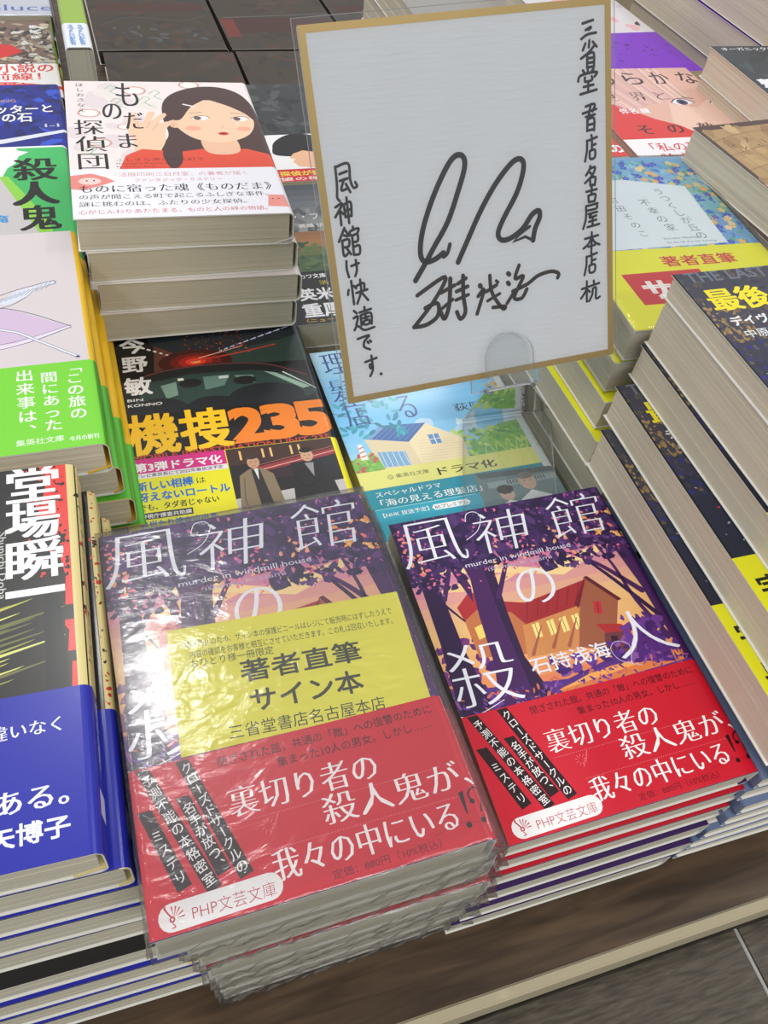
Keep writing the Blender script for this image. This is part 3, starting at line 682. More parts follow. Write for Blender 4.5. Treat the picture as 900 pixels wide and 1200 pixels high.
def barber_band():
    a = Art(); a.rect(0, 0, 130, 52, (28, 140, 160)); a.rect(0, 0, 130, 28.6, (40, 164, 190)); a.rect(0, 28.2, 56, 28.6, (150, 214, 220)); a.rect(0, 41.6, 130, 54, (224, 222, 128)); a.rect(99, 0, 124, 54, (206, 212, 212))
    a.poly([(60, 41), (97, 39), (105, 38), (105, 0), (56, 0), (58, 28)], (110, 130, 134)); a.poly([(60, 41), (104, 38.4), (104, 35), (62, 37)], (78, 92, 96)); a.rect(64, 30, 103, 34, (150, 164, 164))
    for i in range(14): a.rect(75 + i * 1.6, 31, 75.7 + i * 1.6, 33.6, (70, 80, 84))
    a.ell(72, 25, 4, 4.6, (196, 164, 148)); a.ell(72, 28, 4.6, 3.0, (50, 40, 40)); a.poly([(66, 18), (72, 21), (78, 18), (80, 0), (64, 0)], (230, 228, 226)); a.ell(86, 31, 4.6, 5.6, (200, 166, 146)); a.ell(86, 35, 4.6, 2.4, (120, 112, 108)); a.poly([(78, 20), (86, 25), (95, 20), (97, 0), (76, 0)], (222, 224, 226))
    for x, y in ((70.6, 25), (73.6, 25), (84.4, 31.4), (87.8, 31.4)): a.ell(x, y, 0.45, 0.3, (60, 40, 40), n=8)
    return a
def barber_band_text():
    a = Art(); w = (240, 240, 236)
    a.em('ドラマ化', 39.5, 44.4, 6, 35, (36, 36, 30), 0.0, 0.2); a.em('集英社文庫', 19.4, 47, 2.9, 18, (50, 60, 50)); a.ell(16.6, 48, 1.5, 1.5, (60, 70, 60)); a.ell(16.6, 48, 1.2, 1.2, (224, 222, 128)); a.em('S', 15.9, 47.2, 2.1, 1.3, (60, 70, 60))
    a.em('スペシャルドラマ', 5, 36.4, 3.8, 35, w, -0.005, 0.06); a.em('「海の見える理髪店」', 2.4, 30.2, 5.0, 58, w, -0.005, 0.1)
    a.em('【NHK 放送予定】', 3, 23.4, 3.0, 26, w, 0.01); a.poly([(32, 22.6), (50, 22.6), (51.4, 24.4), (50, 26.2), (32, 26.2), (30.6, 24.4)], w); a.em('BSプレミアム', 32, 23.3, 2.6, 18, (20, 110, 130), 0.01)
    return a

def bird_cover():
    a = Art(); a.rect(0, 0, 102.5, 148, (212, 202, 204)); a.rect(102.5, 0, 130, 148, (232, 186, 34)); ln = (74, 82, 110)
    a.line([(40, 88), (60, 96), (75, 103), (84, 106), (92, 108.4)], 0.4, ln); a.line([(92, 108.4), (92.4, 106), (84, 103), (80, 98), (72, 92), (56, 88), (40, 88)], 0.4, ln)
    a.poly([(66, 94), (76, 102.6), (92, 108), (92, 106), (84, 103), (80, 98), (72, 93)], (214, 220, 232))
    for i in range(12): a.n -= 1 if i else 0; a.line([(64 + i * 2.2, 93 + i * 0.9), (70 + i * 1.9, 98 + i * 0.85)], 0.2, ln, False, caps=False)
    a.poly([(40, 96), (72, 90), (97, 73.4), (74, 63), (40, 58)], (206, 184, 210)); a.poly([(97, 73.4), (96.6, 75), (74, 66), (40, 62), (40, 58), (74, 63)], (226, 214, 228))
    a.line([(40, 96), (72, 90), (97, 74)], 0.4, ln); a.line([(97, 73.4), (74, 64), (40, 58)], 0.4, ln); a.line([(97, 75), (74, 67), (40, 62)], 0.25, ln)
    a.line([(50, 84), (75, 73), (98, 53.4)], 1.5, ln, False); a.line([(50, 84), (75, 73), (97.6, 53.8)], 1.0, (228, 228, 236), False); a.ell(98.2, 53.2, 0.9, 0.7, ln)
    a.vert('この旅の間にあった出来事は', 109, 130, 30, 6, (120, 96, 20)); return a
def bird_band():
    a = Art(); a.rect(0, 0, 130, 52, (120, 208, 52)); a.rect(104, 0, 130, 52, (70, 160, 40)); return a
def bird_band_text():
    a = Art(); w = (240, 244, 234)
    a.vert('「この旅の', 95.6, 50, 15, 7.0, w, 0, 0.12); a.vert('間にあった', 85.8, 45.4, 10, 7.0, w, 0, 0.12); a.vert('出来事は、', 76.4, 48.4, 8, 7.4, w, 0, 0.12);
    a.em('集英社文庫', 71.5, 4.4, 3.6, 17.6, w); a.em('今月の新刊', 91, 3.6, 2.9, 11, w, 0.01); a.vert('しこたん', 110, 44, 18, 5, w); return a

def black_cover():
    a = Art(); a.rect(0, 0, 105, 148, (36, 34, 34)); a.rect(101.4, 0, 130, 148, (222, 204, 140)); red = (222, 60, 54)
    a.poly([(92, 148), (101.4, 148), (101.4, 50), (99.4, 50), (100, 62), (98.8, 64), (99.6, 74), (98.4, 76), (99.4, 96), (98, 104), (100, 112), (97, 118), (98, 124), (90, 122), (88, 118), (92, 128), (94, 138)], red)
    a.specks(86, 96, 101, 148, 130, 1.0, [(36, 34, 34), (30, 28, 28), red], 0.5, 0.8); a.rect(98, 78, 101.4, 84, (36, 34, 34)); a.rect(98.4, 62, 101.4, 66, (36, 34, 34))
    a.specks(60, 100, 90, 148, 60, 3, [(48, 46, 42), (58, 54, 50), (30, 28, 30)], 0.5, 0.3)
    for i in range(26):
        y = 56 + i * 1.25; x = random.uniform(60, 76); l = random.uniform(8, 24); c = random.choice([(190, 190, 80), (150, 152, 70), (214, 214, 120), (110, 112, 60)])
        a.n -= 1 if i % 3 else 0; a.poly([(x, y - 3), (x + l, y + l * 0.14 - 1), (x + l + 2, y + l * 0.14 - 0.2), (x, y - 1.8)], c)
    a.poly([(92, 50), (99, 50), (97, 92), (92, 88)], (26, 24, 26)); a.specks(105, 60, 112, 146, 40, 2, [(200, 60, 50), (60, 44, 40)], 0.5); return a
def black_title():
    a = Art(); w = (238, 238, 236)
    a.box('堂', 81, 131.6, 98.4, 149, w, 0.012, 0.35); a.box('場', 80.6, 114.4, 98, 131, w, 0.012, 0.35); a.box('瞬', 80.8, 96.6, 98.6, 114, w, 0.008, 0.35); a.box('一', 80.4, 89.8, 98.8, 92.6, w, 0, 0.2)
    vs = 'Shunichi Doba'
    a.em(vs, 78.0, 119, 3.6, 29, (206, 206, 200), 0, 0, -90); return a
def black_band():
    a = Art(); a.rect(0, 0, 130, 52, (34, 40, 160)); a.rect(106.8, 12, 122, 20, (226, 228, 236)); return a
def black_band_text():
    a = Art(); w = (232, 234, 244)
    a.em('間違いなく', 70, 39.2, 5.4, 25.8, w, -0.005, 0.1); a.em('傑作である。', 50, 16.4, 8.0, 47, w, 0, 0.2); a.em('大矢博子', 68, 7.2, 6.6, 29, w, 0.03); a.vert('傑作中の傑作！', 112, 50, 24, 4.4, (206, 208, 222), 0.02); return a

def flower_cover():
    a = Art(); a.grad(0, 58, 130, 148, [(120, 176, 214), (110, 160, 214), (130, 196, 196), (150, 200, 210), (110, 180, 220)], 10)
    a.specks(0, 58, 112, 148, 700, 3.4, [(84, 150, 206), (120, 196, 170), (64, 112, 200), (160, 206, 220), (96, 176, 140), (140, 170, 220)], 0.4, 0.4, 7)
    for i in range(210):
        x, y = random.uniform(0, 112), random.uniform(60, 146); c = random.choice([(244, 190, 96), (240, 214, 130), (76, 84, 196), (60, 90, 210), (250, 220, 170)])
        a.n -= 0 if i % 8 == 0 else 1
        for k in range(5): a.ell(x + 1.4 * math.cos(k * 1.26), y + 1.4 * math.sin(k * 1.26), 1.15, 0.9, c, k * 72, 7, lay=a.n + 1 + k * 0.1)
    a.poly([(30, 128.5), (56, 129), (92, 120), (88, 64), (16, 62.5), (22, 100)], (226, 236, 240)); return a
def flower_title():
    a = Art(); k = (70, 80, 90)
    a.vert('うつくしが丘の', 72, 119, 68, 7.2, k, -0.01, 0, 4); a.vert('不幸の家', 58, 109, 76, 7.2, k, -0.01, 0, 4); a.vert('町田そのこ', 40, 112, 72, 6.4, k, -0.01, 0, 3); a.em('Sonoko Machida', 52, 69.6, 2.4, 22, k); a.em('On the hill of a new morning', 52, 66, 2.1, 30, k); return a
def flower_band():
    a = Art(); a.rect(0, 0, 130, 62, (234, 232, 40)); a.poly([(13, 42), (58, 43), (58, 27), (46, 26), (36, 17.6), (14, 17.6)], (206, 36, 44))
    return a
def flower_band_text():
    a = Art(); a.em('著者直筆', 40, 47, 9.4, 44, (208, 40, 50), 0.02); a.em('サイン本', 19, 22.6, 16, 68, (244, 240, 236), 0.06); return a

def last_cover():
    a = Art(); a.grad(0, 0, 128, 157, [(24, 22, 24), (30, 32, 42), (32, 38, 56), (40, 42, 62), (66, 64, 78), (60, 60, 72)], 14); a.specks(0, 90, 120, 157, 520, 2.2, [(58, 56, 72), (78, 72, 72), (46, 46, 70), (92, 80, 66), (66, 62, 72)], 0.4, 0.6, 6)
    a.specks(0, 112, 18, 140, 90, 1.6, [(138, 112, 70), (112, 92, 66), (156, 126, 78)], 0.4, 0.6); a.specks(0, 84, 60, 112, 60, 2, [(46, 44, 120), (58, 52, 96)], 0.4); a.specks(0, 10, 60, 100, 80, 1.0, [(196, 50, 54), (120, 40, 44), (150, 150, 160)], 0.3); a.rect(0, 0, 0.9, 157, (16, 14, 16)); return a
def last_title():
    a = Art(); a.em('THE LAST ASTRONAUT', 5, 150.4, 9.5, 98, (104, 108, 120), 0.02); a.em('最後の宇宙飛行士', 6, 132.5, 15, 118, (232, 216, 40), 0.02, 0.3)
    a.em('デイヴィッド・ウェリントン', 8, 122.0, 6, 80, (226, 226, 228), 0.03); a.em('中原尚哉 訳', 9.6, 114.4, 5.2, 31, (220, 220, 222), 0.01); return a

def strokes(a, chars, x, y, s, w, col, kx=1.0):
    for st in chars: a.line([(x + p * s / 10 * kx, y + q * s / 10) for p, q in st], w, col)

# ---------------------------------------------------------------- the display table and what lies in front of it
TOPW = wood_mat('dark_wood_top', (78, 60, 43), (56, 42, 30), (98, 78, 57), 16, (1.0, 9, 3), 0.38, 0.35)
LEDGE = wood_mat('grey_brown_wood', (84, 75, 64), (66, 58, 49), (100, 91, 78), 60, (1.2, 9, 3), 0.42, 0.02)
EDGE = mat('cream_edge_strip', (188, 176, 146), 0.5); paper_grain(EDGE, 120, 0.1)
tbl = empty('display_table', (0, 38, 0), (0, 0, 0), 'dark brown wood display table under all the book piles, with a cream front edge', 'table')
o = mesh('table_top', *boxv(-900, 3, -26, 1500, 1700, 0), TOPW, tbl)
bevel_box('edge_strip', (-900, -2.2, -26, 1500, 3, -0.4), EDGE, tbl, 0.8)
for i, x in enumerate((-860, 1420)):
    for y in (30, 1640): bevel_box('leg', (x, y, -700, x + 50, y + 50, -26), TOPW, tbl, 1)
led = empty('lower_ledge', (0, 20, -32), (0, 0, 0), 'grey brown wood ledge running along the front of the table, pale seam at one end', 'ledge')
for x0, x1 in ((-900, 244.2), (246, 1500)): bevel_box('board', (x0, -420, -18, x1, 15.5, 0), LEDGE, led, 0.6)
o = bevel_box('seam_filler', (244.2, -420, -16, 246, 15.5, -0.3), mat('seam_grey', (170, 168, 164), 0.5), led, 0.2)
bevel_box('support_panel', (-890, -400, -660, 1490, -380, -18), LEDGE, led, 0.6)
fl = mesh('floor', *boxv(-3000, -3000, -710, 4000, 4500, -700), wood_mat('shop_floor_vinyl', (150, 140, 126), (128, 118, 104), (170, 160, 146), 12, (1, 5, 1), 0.4)); fl['kind'] = 'structure'

# ---------------------------------------------------------------- front row, right: the windmill house mystery
fa, ft, rba, rbt = forest_cover(), forest_title(), red_band_art(), red_band_text()
FK = dict(w=109.5, h=148, t=14.2, jacket=(62, 34, 92), pages=PAGES)
RB = (51, BAND_RED, None, None)
dr = [(0, 0, 0), (1, -1, -.3), (0.5, -2.5, -.1), (-3.5, -4.5, 0.1), (-7, -6, -.2), (-11, -6.5, 0)]
low = dict(jacket=(52, 26, 66)); lowr = dict(band=RB)
pile('open purple forest mystery', 'unwrapped purple paperback with a lit house in a dark forest and a red band', 'purple forest paperbacks with red bands', FK, 6,
     108.3, 73.2, 89.3, 14.88, 0.1, 2.2, -1.2, lambda k: dr[k], dict(art=fa, let=ft, band=(51, BAND_RED, rba, rbt)),
     {k: ('%s paperback down, red edge showing, under the open purple forest mystery' % ORD[k], lowr) for k in (1, 2)})

# ---------------------------------------------------------------- front row, centre: the same book in clear film
dl = [(0, 0, 0), (8, 3, -.4), (11, 3, .3), (13, 2, -.3), (15, 3.5, .2), (16, 4, 0), (17, 5, .2)]
wrapped = pile('film-wrapped purple book with the yellow card', 'film-wrapped purple forest paperback with a red band, topmost of its wrapped pile', 'film-wrapped purple paperbacks', dict(FK, t=17.6, w=104, band=RB, film=(2.4, 3)), 7,
     -15.6, 63.9, 134.5, 19.15, 0.3, -1.5, -1.4, lambda k: dl[k], dict(w=105, art=scaled(fa, .955), let=scaled(ft, .955), band=(51, BAND_RED, scaled(rba, .955), scaled(rbt, .955)), film=(1.2, 5)))
top = wrapped[0]
card = empty('notice_card', top.location / MM, top.rotation_euler, 'yellow notice card with black Japanese lettering under the film of the wrapped book', 'card')
CARDM = mat('yellow_card_paper', (226, 218, 74), 0.55)
zc = 17.6 + 0.04 + STEP * (depth(fa) + depth(ft) + 10)
cp = [(18.9, 99.7), (103.6, 95.8), (101, 50.5), (16.6, 51.5)]
ca = Art(); ck = (62, 62, 50)
def skew(x, y): return y
ca.em('※事故防止のため、サイン本の保護ビニールはレジにて販売時にはずしたうえで', 23, 91.2, 3.2, 76, ck, 0, 0, -3.2)
ca.em('内容の確認をお客様と相互にさせていただきます。この札は回収いたします。', 25, 86.8, 3.2, 73, ck, 0, 0, -3.2)
ca.em('おひとり様一冊限定', 24.4, 83.0, 3.6, 29, ck, 0, 0, -3.0)
ca.em('著者直筆', 40.2, 73.6, 9.2, 42.5, ck, 0.02, 0, -3); ca.em('サイン本', 41, 61.8, 9.4, 39, ck, 0.02, 0, -3); ca.em('三省堂書店名古屋本店', 32.2, 53.8, 5.6, 53, (60, 66, 50), 0, 0, -3)
mesh('card_sheet', [(x, y, zc) for x, y in cp] + [(x, y, zc + 0.12) for x, y in cp], [(3, 2, 1, 0), (4, 5, 6, 7), (0, 1, 5, 4), (1, 2, 6, 5), (2, 3, 7, 6), (3, 0, 4, 7)], CARDM, card)
build_print('card_lettering', ca, 200, 148, zc, 1, 0.14, PRINT_MATT, card)
bd = [ch for ch in top.children if ch.name.startswith('paper_band')][0]
dz = zc + 0.2 - (17.6 + 0.13 + STEP * (depth(fa) + depth(ft) + 6)); bd.location.z += dz * MM
for ch in top.children:
    if ch.name.startswith('shrink_wrap'): ch.location.z += 0.95 * MM
sticker = empty('round_seal', top.location / MM, top.rotation_euler, 'small round yellow seal stuck near the corner of the yellow card', 'sticker')
sa = Art(); sa.ell(24.0, 65.0, 2.6, 2.4, (214, 200, 30), n=24); sa.ell(24.0, 65.0, 1.9, 1.7, (226, 214, 60), n=20)
build_print('seal_disc', sa, 200, 148, zc, 1, 0.25, PRINT, sticker)

# ---------------------------------------------------------------- second row: police squad novel and the blue seaside novel
pile('black police novel with orange number', 'black paperback with a police car in a tunnel and orange number 235', 'black police paperbacks', dict(w=105, h=148, t=17.6, jacket=(24, 22, 22), pages=PAGES, band=(58.2, (236, 226, 20), None, None)), 5,
     -6.2, 227.3, 92.1, 18.2, -1.5, drift=lambda k: ((0, 0, 0), (2, 1, .5), (-1, 0, .2), (1, 1, -.4), (0, 0, 0))[k],
     top_kw=dict(art=squad_cover(), let=squad_title(), band=(58.2, (236, 226, 20), squad_band(), squad_band_text())))
spine_b = Art(); spine_b.rect(97, 0, 124, 148, (220, 222, 218)); spine_b.vert('海の見える理髪店', 104, 110, 30, 9, (60, 66, 70), 0.01)
pile('blue seaside house novel', 'pale blue paperback with a gabled seaside house and a teal band', 'pale blue seaside paperbacks', dict(w=105, h=148, t=15.4, jacket=(150, 196, 226), pages=PAGES, band=(52, (28, 140, 160), None, None), art=spine_b), 5,
     107.1, 212.6, 80.4, 16.0, 0.4, drift=lambda k: ((0, 0, 0), (10.5, 1, -.2), (9, 2, .2), (4, 0, -.4), (0, 1, 0))[k],
     top_kw=dict(art=barber_cover(), let=barber_title(), band=(53.5, (28, 140, 160), barber_band(), barber_band_text())))

# ---------------------------------------------------------------- third row: the listening girl, and beside it
pile('white girl detective book', 'pink and white paperback with a brown-haired girl cupping her ear', 'pink girl detective paperbacks', dict(w=105, h=148, t=17.1, jacket=(236, 226, 222), pages=PAGES), 9,
     -7.8, 375.5, 163.3, 17.4, -2.2, -1.0, 0.6, drift=lambda k: ((0, 0, 0), (3, -1.5, 1.8), (5, -2.5, .2), (3, -4, 1.6), (0, 2, 0), (1, 2, .4), (0, 3, 0), (0, 3, 0), (1, 3, .4))[k],
     top_kw=dict(art=girl_cover(), let=girl_title(), band=(46, (236, 234, 240), girl_band(), girl_band_text())))
na = Art(); na.rect(0, 0, 130, 148, (96, 100, 102)); na.grad(0, 92, 130, 148, [(150, 152, 150), (110, 114, 118), (70, 76, 82)], 8); na.specks(0, 92, 105, 116, 90, 6, [(110, 112, 112), (140, 142, 140), (84, 86, 88)], 0.4, 0.5)
na.rect(0, 44, 130, 92, (74, 96, 60)); na.grad(0, 66, 130, 92, [(96, 110, 66), (170, 120, 70), (150, 104, 66)], 6); na.specks(0, 44, 110, 80, 200, 4, [(70, 100, 62), (90, 116, 70), (54, 78, 54)], 0.5, 0.6)
nl = Art(); nl.em('レーン・ファー', 4, 106, 8, 52, (226, 226, 224), 0.01); nl.em('フォード 英雄 訳', 2, 97, 4.4, 40, (226, 226, 224), 0.02)
nba = Art(); nba.rect(0, 0, 130, 50, (22, 22, 20)); nbt = Art(); nbt.em('ハヤカワ文庫', 4, 43, 4.6, 25, W_, 0.02); nbt.em('消えた', 23, 36, 4.6, 18, (214, 180, 60), 0.01)
nbt.em('英米メディア', 8, 22.6, 12, 64, W_, 0.03); nbt.em('重厚', 7, 7, 13.5, 24, W_, 0.03); nbt.em('（ニューヨーク', 4, 1.6, 3.6, 34, (214, 180, 60), 0.01)
pile('grey and green landscape novel', 'grey and green landscape paperback with a black band, beside the gold-edged board', 'landscape paperbacks', dict(w=105, h=148, t=17.4, jacket=(70, 76, 70), pages=PAGES), 5, 100.5, 374, 91, 18.0, 0.3,
     top_kw=dict(art=na, let=nl, band=(49.5, (22, 22, 20), nba, nbt)))
ma = Art(); ma.rect(0, 0, 130, 148, (232, 230, 230)); ma.rect(0, 66, 130, 148, (52, 54, 54)); ma.specks(0, 66, 105, 148, 80, 8, [(58, 62, 62), (74, 78, 76), (40, 40, 42)], 0.5)
ma.blob([(33, 36), (31, 48), (36, 58), (48, 66), (64, 64), (74, 50), (70, 34)], (28, 22, 24)); ma.poly([(44, 20), (41, 27), (44, 30), (40, 32), (44, 38), (52, 42), (64, 38), (66, 24), (60, 16)], (226, 176, 140)); ma.poly([(58, 16), (90, 16), (84, 26), (64, 30)], (40, 40, 44)); ma.line([(6, 60), (16, 56), (22, 58)], 1, (40, 40, 44))
mb = Art(); mb.rect(0, 0, 130, 17, (196, 28, 40)); mbt = Art(); mbt.em('心霊の探偵が挑む謎', 4, 8, 7, 70, (230, 200, 70), 0.03); mbt.em('待望の新作', 16, 1.6, 5, 50, (240, 220, 210), 0.02)
pile('black-haired man novel', 'white paperback with a black-haired man in profile and a red band', 'white profile paperbacks', dict(w=105, h=148, t=17.4, jacket=(220, 218, 218), pages=PAGES), 4, 104, 536, 88, 21.6, 0.5, top_kw=dict(art=ma, band=(16.5, (196, 28, 40), mb, mbt)))

# ---------------------------------------------------------------- left column
brk = dict(w=105, h=148, t=16.4, jacket=(232, 186, 34), pages=PAGES_W, art=None, band=(50.5, (96, 190, 60), None, None))
bspine = Art(); bspine.rect(102.5, 0, 124, 148, (232, 186, 34)); bspine.vert('この旅の間にあった', 110.5, 140, 60, 7, (110, 90, 20), 0.01)
bbs = Art(); bbs.rect(104, 0, 124, 52, (76, 168, 50)); bbs.vert('しこたん', 111, 46, 10, 6, (226, 240, 220), 0.01)
brk['art'] = bspine; brk['band'] = (50.5, (96, 190, 60), bbs, None)
pile('pale bird drawing book', 'pale lilac paperback with a line-drawn bird and a bright green band', 'lilac and green bird paperbacks', brk, 8, -112.2, 243.2, 149.3, 18.2, 0.2,
     drift=lambda k: ((0, 0, 0), (3, 3, .4), (6, 2, -.2), (10, 1, .3), (9, 2, 0), (8, 3, .3), (8, 2, -.3), (8, 2, 0))[k], top_kw=dict(art=bird_cover(), band=(50.5, (120, 208, 52), bird_band(), bird_band_text())))
dsp = Art(); dsp.rect(102, 0, 124, 148, (222, 204, 140)); dsp.specks(101.6, 50, 104, 148, 40, 1.2, [(200, 50, 44), (40, 34, 34)]); dsp.vert('堂場瞬一', 112, 140, 100, 7, (60, 50, 40), 0.02)
dbs = Art(); dbs.rect(106.8, 12, 122, 20, (226, 228, 236)); dbs.vert('傑作中の傑作！', 112, 50, 24, 4.4, (206, 208, 222), 0.02)
dk = dict(w=105, h=148, t=16.2, jacket=(36, 34, 34), pages=PAGES, art=dsp, band=(52, (34, 40, 160), dbs, None))
pile('black and red novel with navy band', 'black and red paperback with big white title and a navy blue band', 'black and red paperbacks with navy bands', dk, 9, -129.5, 90.8, 147.1, 16.3, -1.7,
     drift=lambda k: ((0, 0, 0), (5.5, -1, .3), (9.5, -2.6, .6), (11, -3.4, .4), (12.5, -4.6, 1.0), (14, -10, 1.2), (20, -11.6, 1), (23, -12.6, 1.2), (26, -14, 1.4))[k],
     top_kw=dict(art=black_cover(), let=black_title(), band=(53, (34, 40, 160), black_band(), black_band_text())),
     special={5: ('sixth book down, black cover with a white ring, in the navy-banded pile', dict(band=None, t=16.0))})
ka = Art(); ka.rect(0, 0, 107, 148, (72, 190, 104)); ka.poly([(0, 148), (74, 148), (76, 143), (82, 141), (76, 136), (74, 128), (69, 122), (66, 112), (0, 108)], (238, 238, 240)); ka.poly([(0, 112), (66, 112), (70, 96), (78, 78), (88, 50), (92, 0), (0, 0)], (206, 200, 202)); ka.poly([(64, 113), (69, 113), (78, 92), (90, 60), (98, 0), (90, 0), (84, 50), (74, 82)], (150, 214, 80)); ka.rect(0, 146, 107, 148, (238, 240, 240))
kt = Art(); kc = (36, 34, 30)
kt.box('殺', 72.6, 107.4, 97, 133.4, kc, 0.01, 0.5); kt.box('人', 71.8, 80.6, 95.8, 105.4, kc, 0.03, 0.6); kt.box('鬼', 74.2, 54, 95.6, 79.6, kc, 0.01, 0.5); kt.em('逆襲篇', 34, 64, 8, 34, (60, 150, 210), 0.03)
pile('green horror novel', 'green and white paperback with large black three-character title', 'green horror paperbacks', dict(w=105, h=148, t=17.6, jacket=(72, 190, 104), pages=PAGES), 6, -112.5, 401, 110, 18.3, 0.2, top_kw=dict(art=ka, let=kt))
ba = Art(); ba.rect(0, 0, 130, 148, (30, 40, 130)); ba.specks(0, 40, 105, 148, 160, 8, [(36, 52, 170), (24, 30, 96), (50, 84, 200), (28, 44, 150)], 0.4, 0.5); ba.poly([(82, 84), (94, 93), (105, 84), (94, 74)], (44, 52, 140)); ba.poly([(0, 60), (60, 64), (105, 76), (105, 72), (60, 58), (0, 52)], (220, 222, 232))
bt = Art(); bt.em('ハリー・ポッターと', 2, 103.6, 14, 95, W_, 0.02); bt.em('賢者の石', 38, 90.4, 15, 44, W_, 0.02); bt.em('I-I', 89, 80, 7, 11, (200, 206, 230)); bt.em('J. K. ROWLING', 30, 120, 6, 42, (190, 140, 110), 0.02)
pile('blue fantasy novel', 'deep blue fantasy paperback with white lettering, behind the green horror novel', 'blue fantasy paperbacks', dict(w=105, h=148, t=17.6, jacket=(30, 40, 130), pages=PAGES), 4, -110, 566, 74, 18.4, 0.3, top_kw=dict(art=ba, let=bt))
ra = Art(); ra.rect(0, 0, 104, 148, (120, 96, 84)); ra.specks(0, 50, 105, 148, 200, 7, [(150, 126, 104), (92, 78, 70), (170, 150, 130), (60, 50, 46), (196, 178, 150)], 0.5, 0.5); ra.poly([(0, 96), (40, 104), (70, 98), (78, 84), (40, 60), (0, 62)], (206, 44, 40)); ra.rect(104, 0, 130, 148, (140, 190, 50))
ra.specks(72, 54, 104, 140, 60, 4.5, [(210, 206, 200), (60, 60, 60), (180, 176, 170)], 0.5)
rb = Art(); rb.rect(0, 0, 130, 62, (238, 234, 234)); rb.poly([(0, 30), (70, 28), (106, 18), (106, 12.5), (70, 22), (0, 24)], (220, 50, 44)); rb.rect(104, 0, 130, 62, (214, 60, 44)); rbx = Art(); rbx.em('極上小説の', 26, 46.5, 17, 74, (220, 60, 52), 0.02); rbx.em('最前線！', 32, 32.4, 14, 57, (220, 60, 52), 0.02); rbx.em('原点がここにある', 30, 24.6, 3.4, 50, W_, 0.02)
rt = Art(); rt.vert('南原詠', 89.5, 141, 108, 7, W_, 0.02)
pile('red-band insect collage novel', 'brown and red collage paperback with a white band and red lettering', 'collage paperbacks', dict(w=105, h=148, t=19, jacket=(140, 190, 50), pages=PAGES_W), 3, -109, 722, 60, 20, 0.2, top_kw=dict(art=ra, let=rt, band=(61, (238, 234, 234), rb, rbx)))
wa = Art(); wa.rect(0, 0, 130, 148, (214, 216, 226)); wa.poly([(96, 148), (105, 60), (104, 0), (130, 0), (130, 148)], (74, 74, 92)); wl = Art(); wl.em('zéluce', 38, 11, 20, 68, (60, 110, 190))
pile('white book with blue script', 'white paperback with loose blue script and a dark plastic-covered edge', 'white script paperbacks', dict(w=105, h=148, t=19, jacket=(214, 216, 226), pages=PAGES_W), 3, -108, 876, 62, 20, 0.2, top_kw=dict(art=wa, let=wl, film=(1.2, 9)))
eb = Art(); eb.rect(0, 0, 160, 52, (228, 232, 238)); ebt = Art()
eb2 = make_book('thick book standing spine up with pale blue lettered band, behind the girl detective', (-4.5, 620, 0), Euler((0, math.radians(-90), 0)), 104, 148, 20, (150, 180, 70), PAGES, band=(44, (228, 232, 238), eb, ebt), name='standing_book')
eb2.location = Vector((22.5, 704, 0.6)) * MM
for i, (x, s) in enumerate(((104 + 5, 'か'), (104 + 12, 'な'))): ebt.vert('うつくしいかたち', x, 40, 4, 5, (50, 130, 210), 0.02)
bb = [c for c in eb2.children if c.name.startswith('paper_band')][0]; build_print('band_lettering', ebt, 104, 44, 20, 3.2, 0.6, PRINT, bb)

# ---------------------------------------------------------------- dark film-wrapped large books behind
DARKP = page_mat('dark_brown_page_edges', (74, 64, 54), (58, 50, 42))  # page edges coloured dark brown so no cream lines show between the books
def dark_art(seed):
    random.seed(seed); a = Art(); a.rect(0, 0, 170, 190, (66, 56, 46)); a.specks(0, 0, 130, 188, 70, 14, [(58, 48, 42), (74, 62, 50), (56, 54, 50), (78, 56, 44)], 0.3, 0.4, 10)
    if seed % 2: a.rect(6, 40, 126, 78, (70, 44, 38)); a.line([(6, 80), (60, 84), (126, 90)], 1.4, (104, 100, 98)); a.rect(2, 30, 16, 76, (110, 50, 40))
    else: a.line([(10, 60), (40, 80), (90, 70), (120, 84)], 1.2, (84, 74, 66)); a.specks(20, 20, 110, 60, 30, 6, [(80, 82, 84), (66, 66, 68)], 0.5, 0.5); a.rect(8, 96, 122, 116, (74, 48, 40))
    return a
names = ['dark brown hardback lying behind the girl detective', 'dark hardback with a rust red strip, left of the gold-edged board', 'dark hardback in the far row by the script book', 'dark hardback in the far row behind the rust red one', 'dark hardback furthest back on the table', 'dark hardback furthest back beside its twin']
for i, (x, y, z) in enumerate(((22, 534, 0), (36, 725, 0), (170, 725, 0), (34, 918, 0), (168, 918, 0), (302, 918, 0))):
    if i == 0: x, y = 20, 534
    make_book(names[i], (x if i else 20, y, 0.3), Euler((0, 0, 0.01 * (i - 2))), 78 if i == 0 else 130, 188, 14, (52, 46, 42), DARKP, art=dark_art(i + 3), group='dark hardbacks', name='hardback_book', matt=True)
random.seed(21)

